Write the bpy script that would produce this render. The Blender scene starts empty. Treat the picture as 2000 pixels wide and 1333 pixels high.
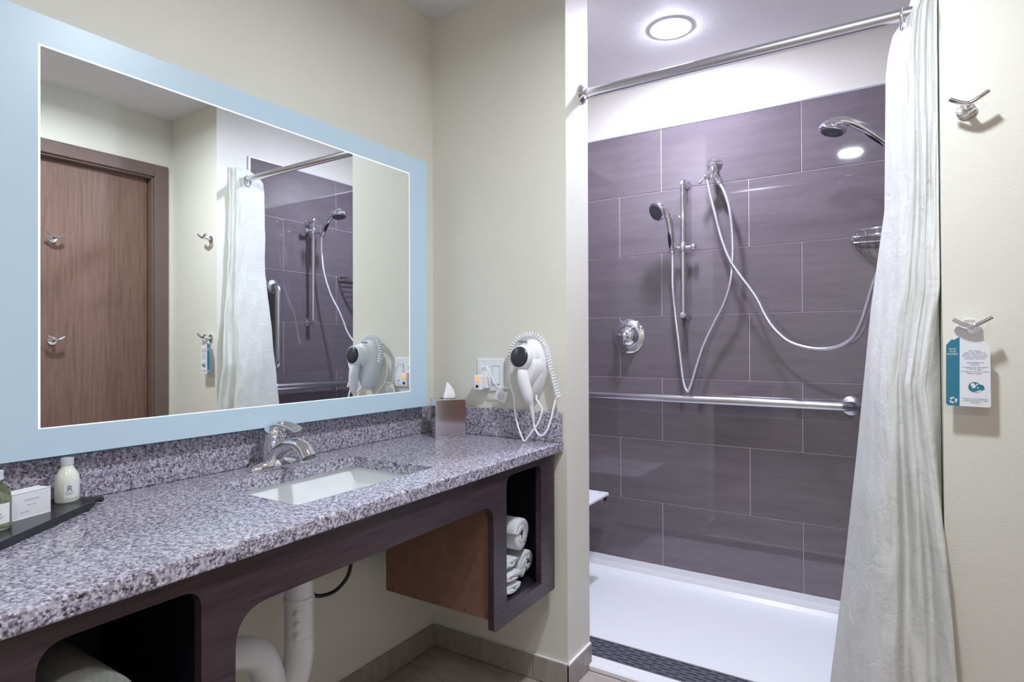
import bpy, bmesh, math, random
from mathutils import Vector, Matrix
from mathutils import noise as mnoise
random.seed(7)
S = bpy.context.scene
COL = S.collection
PI = math.pi

# ------------------------------------------------------------------ camera
cam_data = bpy.data.cameras.new('camera')
cam_data.sensor_fit = 'HORIZONTAL'
cam_data.sensor_width = 36.0
cam_data.lens = 36.0 * 1164.0 / 2000.0
cam_data.clip_start = 0.02
cam = bpy.data.objects.new('camera', cam_data)
COL.objects.link(cam)
def aim_camera(loc, yaw, pitch, roll):
    cy, sy = math.cos(yaw), math.sin(yaw)
    f = Vector((-sy * math.cos(pitch), cy * math.cos(pitch), math.sin(pitch)))
    r = Vector((cy, sy, 0)); u = r.cross(f)
    r2 = r * math.cos(roll) + u * math.sin(roll)
    u2 = u * math.cos(roll) - r * math.sin(roll)
    m = Matrix((r2, u2, -f)).transposed().to_4x4()
    m.translation = Vector(loc)
    cam.matrix_world = m
aim_camera((1.494, 0.0, 1.165), math.radians(32.129), math.radians(0.256), math.radians(-0.205))
S.camera = cam

# ------------------------------------------------------------------ world, exposure
w = bpy.data.worlds.new('world'); S.world = w; w.use_nodes = True
w.node_tree.nodes['Background'].inputs[0].default_value = (0.8, 0.85, 1.0, 1)
w.node_tree.nodes['Background'].inputs[1].default_value = 0.3
S.view_settings.view_transform = 'Standard'
S.view_settings.look = 'None'
S.view_settings.gamma = 1.0
S.view_settings.use_curve_mapping = False
S.view_settings.exposure = 0.02
MAIN_LIGHT = ((0.85, 0.92, 1.0), 40.0)
MAIN_WATTS, MAIN_SPREAD = 24.5, 168.0
ADDED_FILL = ((1.0, 0.96, 0.95), 230.0)  # added fill, no known lamp of the room
SHOWER_LIGHT = ((0.75, 0.77, 1.0), 860.0)
MIRROR_GLOW = ((0.32, 0.52, 0.72), 0.24)
ROOM = dict(x1=2.05, y0=-1.1, yp=1.802, yb=2.822, h=2.43)

# ------------------------------------------------------------------ materials
def new_mat(name):
    m = bpy.data.materials.new(name); m.use_nodes = True
    nt = m.node_tree; b = nt.nodes['Principled BSDF']
    return m, nt, b
def N(nt, t, **kw):
    n = nt.nodes.new(t)
    for k, v in kw.items():
        if k.startswith('_'): setattr(n, k[1:], v)
        else: n.inputs[k].default_value = v
    return n
def simple(name, col, rough=0.5, metal=0.0, **kw):
    m, nt, b = new_mat(name)
    b.inputs['Base Color'].default_value = (*col, 1)
    b.inputs['Roughness'].default_value = rough
    b.inputs['Metallic'].default_value = metal
    for k, v in kw.items(): b.inputs[k].default_value = v
    return m
def coords(nt, scale=(1, 1, 1)):
    tc = N(nt, 'ShaderNodeTexCoord'); mp = N(nt, 'ShaderNodeMapping')
    mp.inputs['Scale'].default_value = scale
    nt.links.new(tc.outputs['Object'], mp.inputs['Vector'])
    return mp.outputs['Vector']
def ramp(nt, fac, stops):
    r = N(nt, 'ShaderNodeValToRGB')
    e = r.color_ramp.elements
    while len(e) < len(stops): e.new(0.5)
    for i, (p, c) in enumerate(stops):
        e[i].position = p; e[i].color = (*c, 1)
    nt.links.new(fac, r.inputs['Fac'])
    return r
def noise_col(name, stops, scale, stretch=(1, 1, 1), rough=0.5, detail=6, bump=0.0, bscale=None, nrough=0.6, **kw):
    m, nt, b = new_mat(name)
    v = coords(nt, stretch)
    n = N(nt, 'ShaderNodeTexNoise', Scale=scale, Detail=detail, Roughness=nrough)
    nt.links.new(v, n.inputs['Vector'])
    r = ramp(nt, n.outputs['Fac'], stops)
    nt.links.new(r.outputs['Color'], b.inputs['Base Color'])
    b.inputs['Roughness'].default_value = rough
    for k, val in kw.items(): b.inputs[k].default_value = val
    if bump:
        n2 = N(nt, 'ShaderNodeTexNoise', Scale=bscale or scale, Detail=4)
        nt.links.new(v, n2.inputs['Vector'])
        bp = N(nt, 'ShaderNodeBump', Strength=bump, Distance=0.002)
        nt.links.new(n2.outputs['Fac'], bp.inputs['Height'])
        nt.links.new(bp.outputs['Normal'], b.inputs['Normal'])
    return m

PAINT = noise_col('cream_paint', [(0.3, (0.735, 0.715, 0.635)), (0.7, (0.765, 0.745, 0.665))], 3.0, rough=0.55, bump=0.2, bscale=170)
CEIL = noise_col('ceiling_paint', [(0.3, (0.77, 0.75, 0.76)), (0.7, (0.80, 0.78, 0.79))], 3.0, rough=0.7, bump=0.3, bscale=160)

def tile_mat(name, a, b_, rough, scale=9, stretch=(1, 1, 1), var=0.25):
    m, nt, b = new_mat(name)
    v = coords(nt, stretch)
    n = N(nt, 'ShaderNodeTexNoise', Scale=scale, Detail=8, Roughness=0.7)
    nt.links.new(v, n.inputs['Vector'])
    v = coords(nt)
    fine = N(nt, 'ShaderNodeTexNoise', Scale=scale * 45, Detail=3, Roughness=0.7)
    nt.links.new(v, fine.inputs['Vector'])
    mix = N(nt, 'ShaderNodeMath', _operation='MULTIPLY_ADD')
    nt.links.new(fine.outputs['Fac'], mix.inputs[0]); mix.inputs[1].default_value = 0.45
    nt.links.new(n.outputs['Fac'], mix.inputs[2])
    r = ramp(nt, mix.outputs[0], [(0.5, a), (0.95, b_)])
    oi = N(nt, 'ShaderNodeObjectInfo')
    mr = N(nt, 'ShaderNodeMapRange')
    mr.inputs['To Min'].default_value = 1 - var; mr.inputs['To Max'].default_value = 1 + var
    nt.links.new(oi.outputs['Random'], mr.inputs['Value'])
    mul = N(nt, 'ShaderNodeVectorMath', _operation='SCALE')
    nt.links.new(r.outputs['Color'], mul.inputs[0]); nt.links.new(mr.outputs['Result'], mul.inputs['Scale'])
    nt.links.new(mul.outputs[0], b.inputs['Base Color'])
    b.inputs['Roughness'].default_value = rough
    return m
TILE = tile_mat('shower_tile', (0.130, 0.110, 0.122), (0.178, 0.151, 0.165), 0.04, scale=7, stretch=(0.5, 0.5, 3.5), var=0.05)
TILE.node_tree.nodes['Principled BSDF'].inputs['Specular IOR Level'].default_value = 0.85
GROUT = simple('tile_grout', (0.58, 0.50, 0.55), 0.85)
FLOOR_TILE = tile_mat('floor_tile', (0.31, 0.265, 0.24), (0.48, 0.43, 0.39), 0.35, scale=6, stretch=(1.2, 7, 1), var=0.07)
BASE_TILE = tile_mat('base_tile', (0.27, 0.235, 0.21), (0.42, 0.375, 0.34), 0.4, scale=9, stretch=(3, 3, 1), var=0.05)
FLOOR_GROUT = simple('floor_grout', (0.33, 0.29, 0.27), 0.9)
CAULK = simple('white_caulk', (0.78, 0.77, 0.76), 0.6)
CHROME = simple('chrome', (0.80, 0.80, 0.83), 0.06, 1.0)
STEEL = simple('brushed_steel', (0.66, 0.65, 0.68), 0.24, 1.0)
STEEL_SOFT = simple('satin_steel', (0.60, 0.60, 0.63), 0.32, 1.0)
BLACKPLASTIC = simple('black_plastic', (0.018, 0.018, 0.025), 0.22)
DARKGREY = simple('dark_grey_rubber', (0.06, 0.062, 0.07), 0.5)
WHITEPLASTIC = simple('white_plastic', (0.86, 0.86, 0.89), 0.28)
PORCELAIN = simple('porcelain', (0.84, 0.86, 0.86), 0.12)
ACRYLIC = simple('white_acrylic', (0.84, 0.84, 0.87), 0.32)
TRIM = simple('silver_trim', (0.72, 0.72, 0.78), 0.3, 0.8)
PAPER = simple('white_paper', (0.82, 0.82, 0.85), 0.6)
INK = simple('grey_ink', (0.16, 0.20, 0.26), 0.7)
INKLIGHT = simple('pale_grey_ink', (0.45, 0.46, 0.52), 0.7)
TEAL = simple('teal_ink', (0.025, 0.20, 0.29), 0.5)
MDF = noise_col('brown_board', [(0.3, (0.175, 0.085, 0.060)), (0.7, (0.22, 0.112, 0.08))], 30, rough=0.6)
DARKIN = simple('black_laminate', (0.012, 0.012, 0.02), 0.35)
WOOD = noise_col('espresso_wood', [(0.30, (0.026, 0.015, 0.021)), (0.5, (0.043, 0.026, 0.033)), (0.72, (0.064, 0.041, 0.048))], 9.0, stretch=(6, 0.7, 10), rough=0.33, detail=8, bump=0.04, bscale=40)
DOORWOOD = noise_col('oak_door', [(0.28, (0.120, 0.062, 0.044)), (0.48, (0.190, 0.106, 0.078)), (0.72, (0.245, 0.144, 0.110))], 7.0, stretch=(9, 9, 0.55), rough=0.4, detail=9, bump=0.05, bscale=30, nrough=0.7)
DOORFRAME = noise_col('brown_door_frame', [(0.3, (0.150, 0.100, 0.087)), (0.7, (0.172, 0.116, 0.10))], 12, rough=0.4)
TOWEL = noise_col('white_terry', [(0.3, (0.72, 0.74, 0.80)), (0.7, (0.84, 0.85, 0.88))], 160, rough=0.95, bump=1.0, bscale=420)
GREYTOWEL = noise_col('grey_felt', [(0.3, (0.17, 0.18, 0.16)), (0.7, (0.25, 0.255, 0.23))], 60, rough=0.95, bump=0.6, bscale=300)
TISSUE = simple('tissue_paper', (0.88, 0.88, 0.90), 0.8)

def granite():
    m, nt, b = new_mat('speckled_granite')
    v = coords(nt)
    vor = N(nt, 'ShaderNodeTexVoronoi', Scale=270.0)
    nt.links.new(v, vor.inputs['Vector'])
    sep = N(nt, 'ShaderNodeSeparateColor'); nt.links.new(vor.outputs['Color'], sep.inputs[0])
    n = N(nt, 'ShaderNodeTexNoise', Scale=100.0, Detail=4, Roughness=0.65); nt.links.new(v, n.inputs['Vector'])
    ma = N(nt, 'ShaderNodeMath', _operation='MULTIPLY_ADD'); ma.inputs[1].default_value = 0.55
    nt.links.new(sep.outputs[0], ma.inputs[0])
    m2 = N(nt, 'ShaderNodeMath', _operation='MULTIPLY_ADD'); m2.inputs[1].default_value = 1.3; m2.inputs[2].default_value = -0.42
    nt.links.new(n.outputs['Fac'], m2.inputs[0]); nt.links.new(m2.outputs[0], ma.inputs[2])
    r = ramp(nt, ma.outputs[0], [(0.10, (0.045, 0.038, 0.050)), (0.26, (0.14, 0.120, 0.152)), (0.44, (0.29, 0.265, 0.325)), (0.62, (0.44, 0.42, 0.50)), (0.85, (0.64, 0.62, 0.71))])
    nt.links.new(r.outputs['Color'], b.inputs['Base Color'])
    b.inputs['Roughness'].default_value = 0.16
    return m
GRANITE = granite()

def emit(name, col, s, base=(0.8, 0.8, 0.8), rough=0.4):
    return simple(name, base, rough, 0.0, **{'Emission Color': (*col, 1), 'Emission Strength': s})
LENS_MAIN = emit('main_lamp_lens', *MAIN_LIGHT)
LENS_FILL = emit('added_fill_lens', *ADDED_FILL)
LENS_SHOWER = emit('shower_lamp_lens', *SHOWER_LIGHT)
FROST = emit('lit_frosted_glass', *MIRROR_GLOW, base=(0.42, 0.52, 0.58), rough=0.35)
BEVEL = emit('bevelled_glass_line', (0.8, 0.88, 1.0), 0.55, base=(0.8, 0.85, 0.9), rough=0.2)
INDICATOR = emit('orange_indicator', (1.0, 0.30, 0.08), 0.9, base=(0.8, 0.4, 0.2))
MIRROR = simple('mirror_silver', (0.91, 0.955, 0.945), 0.0, 1.0)

def curtain_mat():
    m, nt, b = new_mat('white_curtain_fabric')
    out = nt.nodes['Material Output']
    b.inputs['Base Color'].default_value = (0.86, 0.86, 0.84, 1); b.inputs['Roughness'].default_value = 0.55
    v = coords(nt)
    n1 = N(nt, 'ShaderNodeTexNoise', Scale=16.0, Detail=5, Roughness=0.6, Distortion=1.4); nt.links.new(v, n1.inputs['Vector'])
    vo = N(nt, 'ShaderNodeTexVoronoi', Scale=60.0, _feature='DISTANCE_TO_EDGE'); nt.links.new(v, vo.inputs['Vector'])
    ad = N(nt, 'ShaderNodeMath', _operation='MULTIPLY_ADD'); ad.inputs[1].default_value = 0.25
    nt.links.new(vo.outputs['Distance'], ad.inputs[0]); nt.links.new(n1.outputs['Fac'], ad.inputs[2])
    bp = N(nt, 'ShaderNodeBump', Strength=0.55, Distance=0.006); nt.links.new(ad.outputs[0], bp.inputs['Height'])
    nt.links.new(bp.outputs['Normal'], b.inputs['Normal'])
    tr = N(nt, 'ShaderNodeBsdfTranslucent'); tr.inputs['Color'].default_value = (0.84, 0.83, 0.76, 1)
    nt.links.new(bp.outputs['Normal'], tr.inputs['Normal'])
    mx = N(nt, 'ShaderNodeMixShader'); mx.inputs[0].default_value = 0.33
    nt.links.new(b.outputs[0], mx.inputs[1]); nt.links.new(tr.outputs[0], mx.inputs[2]); nt.links.new(mx.outputs[0], out.inputs['Surface'])
    return m
CURTAIN = curtain_mat()
GLASS = simple('clear_glass', (0.92, 0.98, 0.95), 0.03, 0.0, **{'Transmission Weight': 1.0, 'IOR': 1.45})
LIQUID = simple('pale_green_liquid', (0.72, 0.78, 0.50), 0.05, 0.0, **{'Transmission Weight': 0.85, 'IOR': 1.35})
LOTION = simple('milky_lotion', (0.80, 0.82, 0.74), 0.18)
CAPMAT = simple('white_metal_cap', (0.72, 0.74, 0.78), 0.3, 0.3)

# ------------------------------------------------------------------ builders
def world_loc(o):
    v = Vector((0, 0, 0))
    while o: v += o.location; o = o.parent
    return v
def finish(bm, name, mat, parent=None, smooth=None, kind=None, base=None):
    """link bm (built in world coordinates) as one mesh object"""
    bmesh.ops.recalc_face_normals(bm, faces=bm.faces)
    off = world_loc(parent) if parent else Vector((0, 0, 0))
    if base is not None: off = off + Vector(base) - (world_loc(parent) if parent else Vector((0, 0, 0)))
    if off.length: bmesh.ops.translate(bm, verts=bm.verts, vec=-off)
    me = bpy.data.meshes.new(name); bm.to_mesh(me); bm.free()
    me.materials.append(mat)
    if smooth is not None:
        for p in me.polygons: p.use_smooth = True
        me.set_sharp_from_angle(angle=math.radians(smooth))
    o = bpy.data.objects.new(name, me); COL.objects.link(o)
    if parent: o.parent = parent
    if base is not None: o.location = Vector(base) - (world_loc(parent) if parent else Vector((0, 0, 0)))
    if kind: o['kind'] = kind
    return o
def thing(name, label, cat, loc, group=None):
    o = bpy.data.objects.new(name, None); o.empty_display_size = 0.05
    COL.objects.link(o); o.location = loc
    o['label'] = label; o['category'] = cat
    if group: o['group'] = group
    return o
def tag(o, label, cat, group=None):
    o['label'] = label; o['category'] = cat
    if group: o['group'] = group
    return o
def copy_tree(o, parent=None):
    c = o.copy(); COL.objects.link(c)
    if parent: c.parent = parent
    for ch in list(o.children): copy_tree(ch, c)
    return c
def BM(): return bmesh.new()
def box(bm, a, b, bevel=0.0, seg=2):
    r = bmesh.ops.create_cube(bm, size=1.0)
    vs = r['verts']
    c = [(a[i] + b[i]) / 2 for i in range(3)]; d = [abs(b[i] - a[i]) for i in range(3)]
    for v in vs: v.co = Vector((c[0] + v.co.x * d[0], c[1] + v.co.y * d[1], c[2] + v.co.z * d[2]))
    if bevel:
        es = list({e for v in vs for e in v.link_edges})
        bmesh.ops.bevel(bm, geom=es, offset=bevel, segments=seg, profile=0.5, affect='EDGES')
    return bm
def obox(bm, c, ax, ay, az, d, bevel=0.0, seg=2):
    """oriented box: centre, unit axes, full sizes"""
    r = bmesh.ops.create_cube(bm, size=1.0); vs = r['verts']
    for v in vs: v.co = Vector(c) + Vector(ax) * v.co.x * d[0] + Vector(ay) * v.co.y * d[1] + Vector(az) * v.co.z * d[2]
    if bevel:
        es = list({e for v in vs for e in v.link_edges})
        bmesh.ops.bevel(bm, geom=es, offset=bevel, segments=seg, profile=0.5, affect='EDGES')
    return bm
def frame_of(d):
    d = Vector(d).normalized()
    up = Vector((0, 0, 1)) if abs(d.z) < 0.9 else Vector((0, 1, 0))
    a = d.cross(up).normalized(); b = d.cross(a).normalized()
    return d, a, b
def lathe(bm, o, d, prof, seg=24, squash=(1, 1)):
    """revolve (radius, height) profile about the axis o + t d"""
    d, a, b = frame_of(d); o = Vector(o); rings = []
    for r, h in prof:
        if r < 1e-6: rings.append([bm.verts.new(o + d * h)])
        else: rings.append([bm.verts.new(o + d * h + (a * math.cos(2 * PI * k / seg) * squash[0] + b * math.sin(2 * PI * k / seg) * squash[1]) * r) for k in range(seg)])
    for q0, q1 in zip(rings, rings[1:]):
        if len(q0) == 1 and len(q1) == 1: continue
        for k in range(seg):
            k2 = (k + 1) % seg
            if len(q0) == 1: bm.faces.new((q0[0], q1[k], q1[k2]))
            elif len(q1) == 1: bm.faces.new((q0[k], q1[0], q0[k2]))
            else: bm.faces.new((q0[k], q1[k], q1[k2], q0[k2]))
    if len(rings[0]) > 1: bm.faces.new(rings[0])
    if len(rings[-1]) > 1: bm.faces.new(rings[-1])
    return bm
def smooth_path(pts, n=8):
    P = [Vector(p) for p in pts]; out = []
    P = [2 * P[0] - P[1]] + P + [2 * P[-1] - P[-2]]
    for i in range(1, len(P) - 2):
        for k in range(n):
            t = k / n
            p0, p1, p2, p3 = P[i - 1:i + 3]
            out.append(0.5 * (2 * p1 + (p2 - p0) * t + (2 * p0 - 5 * p1 + 4 * p2 - p3) * t * t + (3 * p1 - p0 - 3 * p2 + p3) * t ** 3))
    out.append(P[-2]); return out
def tube(bm, pts, r, seg=12, squash=1.0):
    P = [Vector(p) for p in pts]; n = len(P)
    R = r if isinstance(r, (list, tuple)) else [r] * n
    t0 = (P[1] - P[0]).normalized(); _, a, b = frame_of(t0); rings = []
    for i in range(n):
        t = (P[min(i + 1, n - 1)] - P[max(i - 1, 0)]).normalized()
        a = (a - t * a.dot(t)).normalized(); b = t.cross(a)
        rings.append([bm.verts.new(P[i] + (a * math.cos(2 * PI * k / seg) + b * math.sin(2 * PI * k / seg) * squash) * R[i]) for k in range(seg)])
    for q0, q1 in zip(rings, rings[1:]):
        for k in range(seg): bm.faces.new((q0[k], q0[(k + 1) % seg], q1[(k + 1) % seg], q1[k]))
    bm.faces.new(rings[0]); bm.faces.new(rings[-1])
    return bm
def loft(bm, rings):
    """closed rings of points joined by quads, capped"""
    V = [[bm.verts.new(Vector(p)) for p in r] for r in rings]; n = len(V[0])
    for q0, q1 in zip(V, V[1:]):
        for k in range(n): bm.faces.new((q0[k], q0[(k + 1) % n], q1[(k + 1) % n], q1[k]))
    bm.faces.new(V[0]); bm.faces.new(V[-1])
    return bm
def rounded(pts, radii, n=6):
    """polygon with rounded corners (2D)"""
    out = []; m = len(pts)
    for i in range(m):
        p = Vector(pts[i]); r = radii[i] if isinstance(radii, (list, tuple)) else radii
        if r <= 0: out.append(tuple(p)); continue
        a = (Vector(pts[i - 1]) - p).normalized(); b = (Vector(pts[(i + 1) % m]) - p).normalized()
        for k in range(n + 1):
            t = k / n
            q = (p + a * r) * (1 - t) ** 2 + p * 2 * t * (1 - t) + (p + b * r) * t * t
            q = q * 0.5 + 0.5 * ((p + a * r) * (1 - t) ** 2 + p * 2 * t * (1 - t) + (p + b * r) * t * t)
            out.append((q.x, q.y))
    return out
def plate(bm, loops, to3, depth):
    """flat plate with holes: loops of 2D points, to3 maps (u,v) to 3D, depth is the extrusion vector"""
    for lp in loops:
        vs = [bm.verts.new(Vector(to3(*p))) for p in lp]
        for i in range(len(vs)): bm.edges.new((vs[i], vs[(i + 1) % len(vs)]))
    es = [e for e in bm.edges if not e.link_faces]
    g = bmesh.ops.triangle_fill(bm, use_beauty=True, use_dissolve=False, edges=es)
    fs = [x for x in g['geom'] if isinstance(x, bmesh.types.BMFace)]
    ex = bmesh.ops.extrude_face_region(bm, geom=fs)
    bmesh.ops.translate(bm, verts=[x for x in ex['geom'] if isinstance(x, bmesh.types.BMVert)], vec=Vector(depth))
    return bm
def circle2(cx, cy, r, n=24, ry=None):
    return [(cx + r * math.cos(2 * PI * k / n), cy + (ry or r) * math.sin(2 * PI * k / n)) for k in range(n)]
def text_mesh(bm, s, mat4, size, align='CENTER'):
    cu = bpy.data.curves.new('lettering', 'FONT'); cu.body = s; cu.size = size; cu.align_x = align
    cu.resolution_u = 2; cu.extrude = 0.00004
    ob = bpy.data.objects.new('lettering', cu); COL.objects.link(ob)
    bpy.context.view_layer.update()
    me = bpy.data.meshes.new_from_object(ob.evaluated_get(bpy.context.evaluated_depsgraph_get()))
    me.transform(mat4); bm.from_mesh(me)
    bpy.data.objects.remove(ob); bpy.data.curves.remove(cu); bpy.data.meshes.remove(me)
    return bm
def facing(loc, normal_yaw):
    """matrix for flat lettering standing upright whose face looks along yaw (0 = towards -y)"""
    return Matrix.Translation(loc) @ Matrix.Rotation(normal_yaw, 4, 'Z') @ Matrix.Rotation(PI / 2, 4, 'X')
def struct(bm, name, mat, parent=None, smooth=None):
    o = finish(bm, name, mat, parent, smooth)
    o['kind'] = 'structure'
    return o

# ------------------------------------------------------------------ room shell
X1, Y0, YP, YB, H = ROOM['x1'], ROOM['y0'], ROOM['yp'], ROOM['yb'], ROOM['h']
floor = struct(box(BM(), (-0.12, Y0 - 0.1, -0.10), (X1 + 0.12, 1.95, -0.004)), 'floor', FLOOR_GROUT)
ceiling = struct(box(BM(), (-0.12, Y0 - 0.1, H), (X1 + 0.2, YB + 0.1, H + 0.1)), 'ceiling', CEIL)
wall_left = struct(box(BM(), (-0.12, Y0 - 0.1, -0.1), (0, YB + 0.1, H)), 'wall_left', PAINT)
wall_middle = struct(box(BM(), (0, YP, -0.1), (0.580, 1.977, H)), 'wall_middle', PAINT)
wall_back = struct(box(BM(), (0, YB, -0.1), (1.612, YB + 0.1, H)), 'wall_back', PAINT)
wall_right = struct(box(BM(), (1.612, YP, -0.1), (X1 + 0.2, YB + 0.1, H)), 'wall_right', PAINT)
bm = BM()                                    # door wall with the door opening
D0, D1, DH = 0.775, 1.712, 2.105
box(bm, (X1, Y0 - 0.1, -0.1), (X1 + 0.12, D0, H)); box(bm, (X1, D1, -0.1), (X1 + 0.12, YP, H)); box(bm, (X1, D0, DH), (X1 + 0.12, D1, H))
struct(bm, 'wall_entry', PAINT)
struct(box(BM(), (0, Y0 - 0.1, -0.1), (X1, Y0, H)), 'wall_rear', PAINT)
struct(box(BM(), (0, 1.95, -0.1), (1.612, YB, -0.002)), 'floor_shower', FLOOR_GROUT)

def tile_pieces(wall, name, mat, pieces, gap=0.003, bevel=0.0012):
    for a, b in pieces:
        d = [b[i] - a[i] for i in range(3)]
        thin = min(range(3), key=lambda i: d[i])
        a2, b2 = list(a), list(b)
        for i in range(3):
            if i != thin: a2[i] += gap / 2; b2[i] -= gap / 2
        finish(box(BM(), a2, b2, bevel, 1), name, mat, wall)
# floor planks
pcs = []; y = 1.802; k = 0
while y > -0.4:
    x = [-0.20, -0.42, -0.02][k % 3]
    while x < X1:
        a, b = max(x, 0.0), min(x + 0.61, X1)
        yb_ = y
        if b - a > 0.02: pcs.append(((a, y - 0.152, -0.006), (b, y, 0.0)))
        x += 0.61
    y -= 0.152; k += 1
for x in (0.583, 0.95, 1.30):
    pcs.append(((x, 1.802, -0.006), (min(x + 0.36, 1.61), 1.947, 0.0)))
tile_pieces(floor, 'floor_plank', FLOOR_TILE, pcs, gap=0.003, bevel=0.0015)
# wall tiles in the shower: seven rows
ZT, RH, TW = 2.196, 0.300, 0.61
def rows(spans_even, spans_odd, make):
    out = []
    for r in range(7):
        for s0, s1 in (spans_even if r % 2 == 0 else spans_odd):
            out.append(make(s0, s1, ZT - (r + 1) * RH, ZT - r * RH))
    return out
finish(box(BM(), (0.0, 2.8125, 0.094), (1.602, YB, ZT)), 'grout', GROUT, wall_back)
tile_pieces(wall_back, 'wall_tile', TILE, rows([(0, .5806), (.5806, 1.1906), (1.1906, 1.600)], [(0, .3677), (.3677, .9777), (.9777, 1.600)],
            lambda s0, s1, z0, z1: ((s0, 2.810, z0), (s1, 2.8195, z1))))
finish(box(BM(), (1.6025, 1.990, 0.094), (1.612, 2.812, ZT)), 'grout', GROUT, wall_right)
tile_pieces(wall_right, 'wall_tile', TILE, rows([(1.99, 2.585), (2.585, 2.810)], [(1.99, 2.20), (2.20, 2.810)],
            lambda s0, s1, z0, z1: ((1.600, s0, z0), (1.6105, s1, z1))))
finish(box(BM(), (0.0, 1.98, 0.094), (0.0075, 2.812, ZT)), 'grout', GROUT, wall_left)
tile_pieces(wall_left, 'wall_tile', TILE, rows([(1.98, 2.585), (2.585, 2.810)], [(1.98, 2.20), (2.20, 2.810)],
            lambda s0, s1, z0, z1: ((0.0015, s0, z0), (0.010, s1, z1))))
struct(box(BM(), (0.0, 2.808, ZT), (1.61, YB, ZT + 0.009), 0.002, 1), 'trim_1', TRIM)
bm = BM(); box(bm, (1.598, 1.980, ZT), (1.6125, 2.81, ZT + 0.009), 0.002, 1); box(bm, (1.598, 1.978, 0.09), (1.6125, 1.989, ZT + 0.009), 0.002, 1)
struct(bm, 'trim_2', TRIM)
struct(box(BM(), (0.0, 1.98, ZT), (0.012, 2.81, ZT + 0.009), 0.002, 1), 'trim_3', TRIM)

# tile skirting
def skirting(name, segs, caulk=None):
    o = finish(box(BM(), segs[0][0], [segs[-1][1][i] if i != 2 else 0.079 for i in range(3)]), name, FLOOR_GROUT); o['kind'] = 'structure'
    return o
bl = struct(box(BM(), (0.0, Y0, 0.0), (0.006, YP, 0.080)), 'baseboard_left', CAULK)
y = YP - 0.012
while y > -0.3:
    finish(box(BM(), (0.003, y - 0.606, 0.002), (0.011, y, 0.083), 0.0015, 1), 'skirting_tile', BASE_TILE, bl); y -= 0.608
bmid = struct(box(BM(), (0.0, YP - 0.006, 0.0), (0.586, YP, 0.086)), 'baseboard_middle', CAULK)
for a, b in ((0.012, 0.447), (0.449, 0.590)):
    finish(box(BM(), (a, YP - 0.011, 0.002), (b, YP - 0.003, 0.083), 0.0015, 1), 'skirting_tile', BASE_TILE, bmid)
finish(box(BM(), (0.449, YP - 0.010, 0.083), (0.588, YP, 0.0885), 0.002, 1), 'caulk_bead', CAULK, bmid)
bend = struct(box(BM(), (0.580, YP - 0.003, 0.0), (0.585, 1.972, 0.086)), 'baseboard_end', CAULK)
finish(box(BM(), (0.582, YP - 0.011, 0.002), (0.591, 1.972, 0.083), 0.0015, 1), 'skirting_tile', BASE_TILE, bend)
finish(box(BM(), (0.580, YP - 0.010, 0.083), (0.590, 1.972, 0.0885), 0.002, 1), 'caulk_bead', CAULK, bend)
br = struct(box(BM(), (1.612, YP - 0.006, 0.0), (X1, YP, 0.080)), 'baseboard_right', CAULK)
finish(box(BM(), (1.612, YP - 0.011, 0.002), (X1, YP - 0.003, 0.083), 0.0015, 1), 'skirting_tile', BASE_TILE, br)

# door (seen in the mirror)
door = struct(box(BM(), (X1 + 0.045, D0 + 0.02, 0.005), (X1 + 0.085, D1 - 0.025, DH - 0.02), 0.002, 1), 'door_1', DOORWOOD)
bm = BM()
for (ya, yb2, za, zb) in ((D0 - 0.045, D0 + 0.012, 0, DH + 0.055), (D1 - 0.012, D1 + 0.060, 0, DH + 0.055), (D0 + 0.0125, D1 - 0.0125, DH - 0.012, DH + 0.055)):
    box(bm, (X1 - 0.014, ya, za), (X1 + 0.02, yb2, zb), 0.003, 1)
finish(bm, 'door_casing', DOORFRAME, door)
bm = BM()
for (ya, yb2, za, zb) in ((D0, D0 + 0.022, 0, DH), (D1 - 0.022, D1, 0, DH), (D0 + 0.0221, D1 - 0.0221, DH - 0.022, DH)):
    box(bm, (X1 + 0.0, ya, za), (X1 + 0.12, yb2, zb), 0.002, 1)
finish(bm, 'door_jamb', DOORFRAME, door)
bm = BM(); lathe(bm, (X1 + 0.045, D0 + 0.09, 0.96), (-1, 0, 0), [(0.028, 0), (0.028, 0.008), (0.012, 0.012), (0.012, 0.05), (0.0, 0.052)])
tube(bm, smooth_path([(X1 - 0.0, D0 + 0.09, 0.96), (X1 - 0.005, D0 + 0.12, 0.962), (X1 - 0.005, D0 + 0.20, 0.958)], 4), 0.009)
finish(bm, 'door_handle', STEEL, door, 40)

# ------------------------------------------------------------------ ceiling lamps
def downlight(name, label, loc, r, lens_mat, dome=1.0):
    x, y, z = loc
    t = thing(name, label, 'ceiling light', loc)
    d = (0, 0, -1)
    finish(lathe(BM(), (x, y, z), d, [(r, 0.0), (r + 0.024, 0.0), (r + 0.024, 0.003), (r + 0.004, 0.006), (r, 0.004), (r, 0.0)], 48), 'trim_ring', WHITEPLASTIC, t, 40)
    finish(lathe(BM(), (x, y, z), d, [(r - 0.001, 0.0005), (r - 0.001, 0.002), (r * 0.93, 0.002 + 0.006 * dome), (r * 0.75, 0.002 + 0.009 * dome), (r * 0.4, 0.002 + 0.011 * dome), (0, 0.002 + 0.012 * dome)], 48), 'lens', lens_mat, t, 40)
    return t
downlight('recessed_downlight', 'round glowing recessed light in the shower ceiling above the curtain rod', (0.768, 2.362, H), 0.058, LENS_SHOWER)
downlight('recessed_downlight', 'round recessed room light in the ceiling before the shower, above the frame', (1.30, 1.077, H), 0.066, LENS_MAIN, 0.1)
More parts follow.
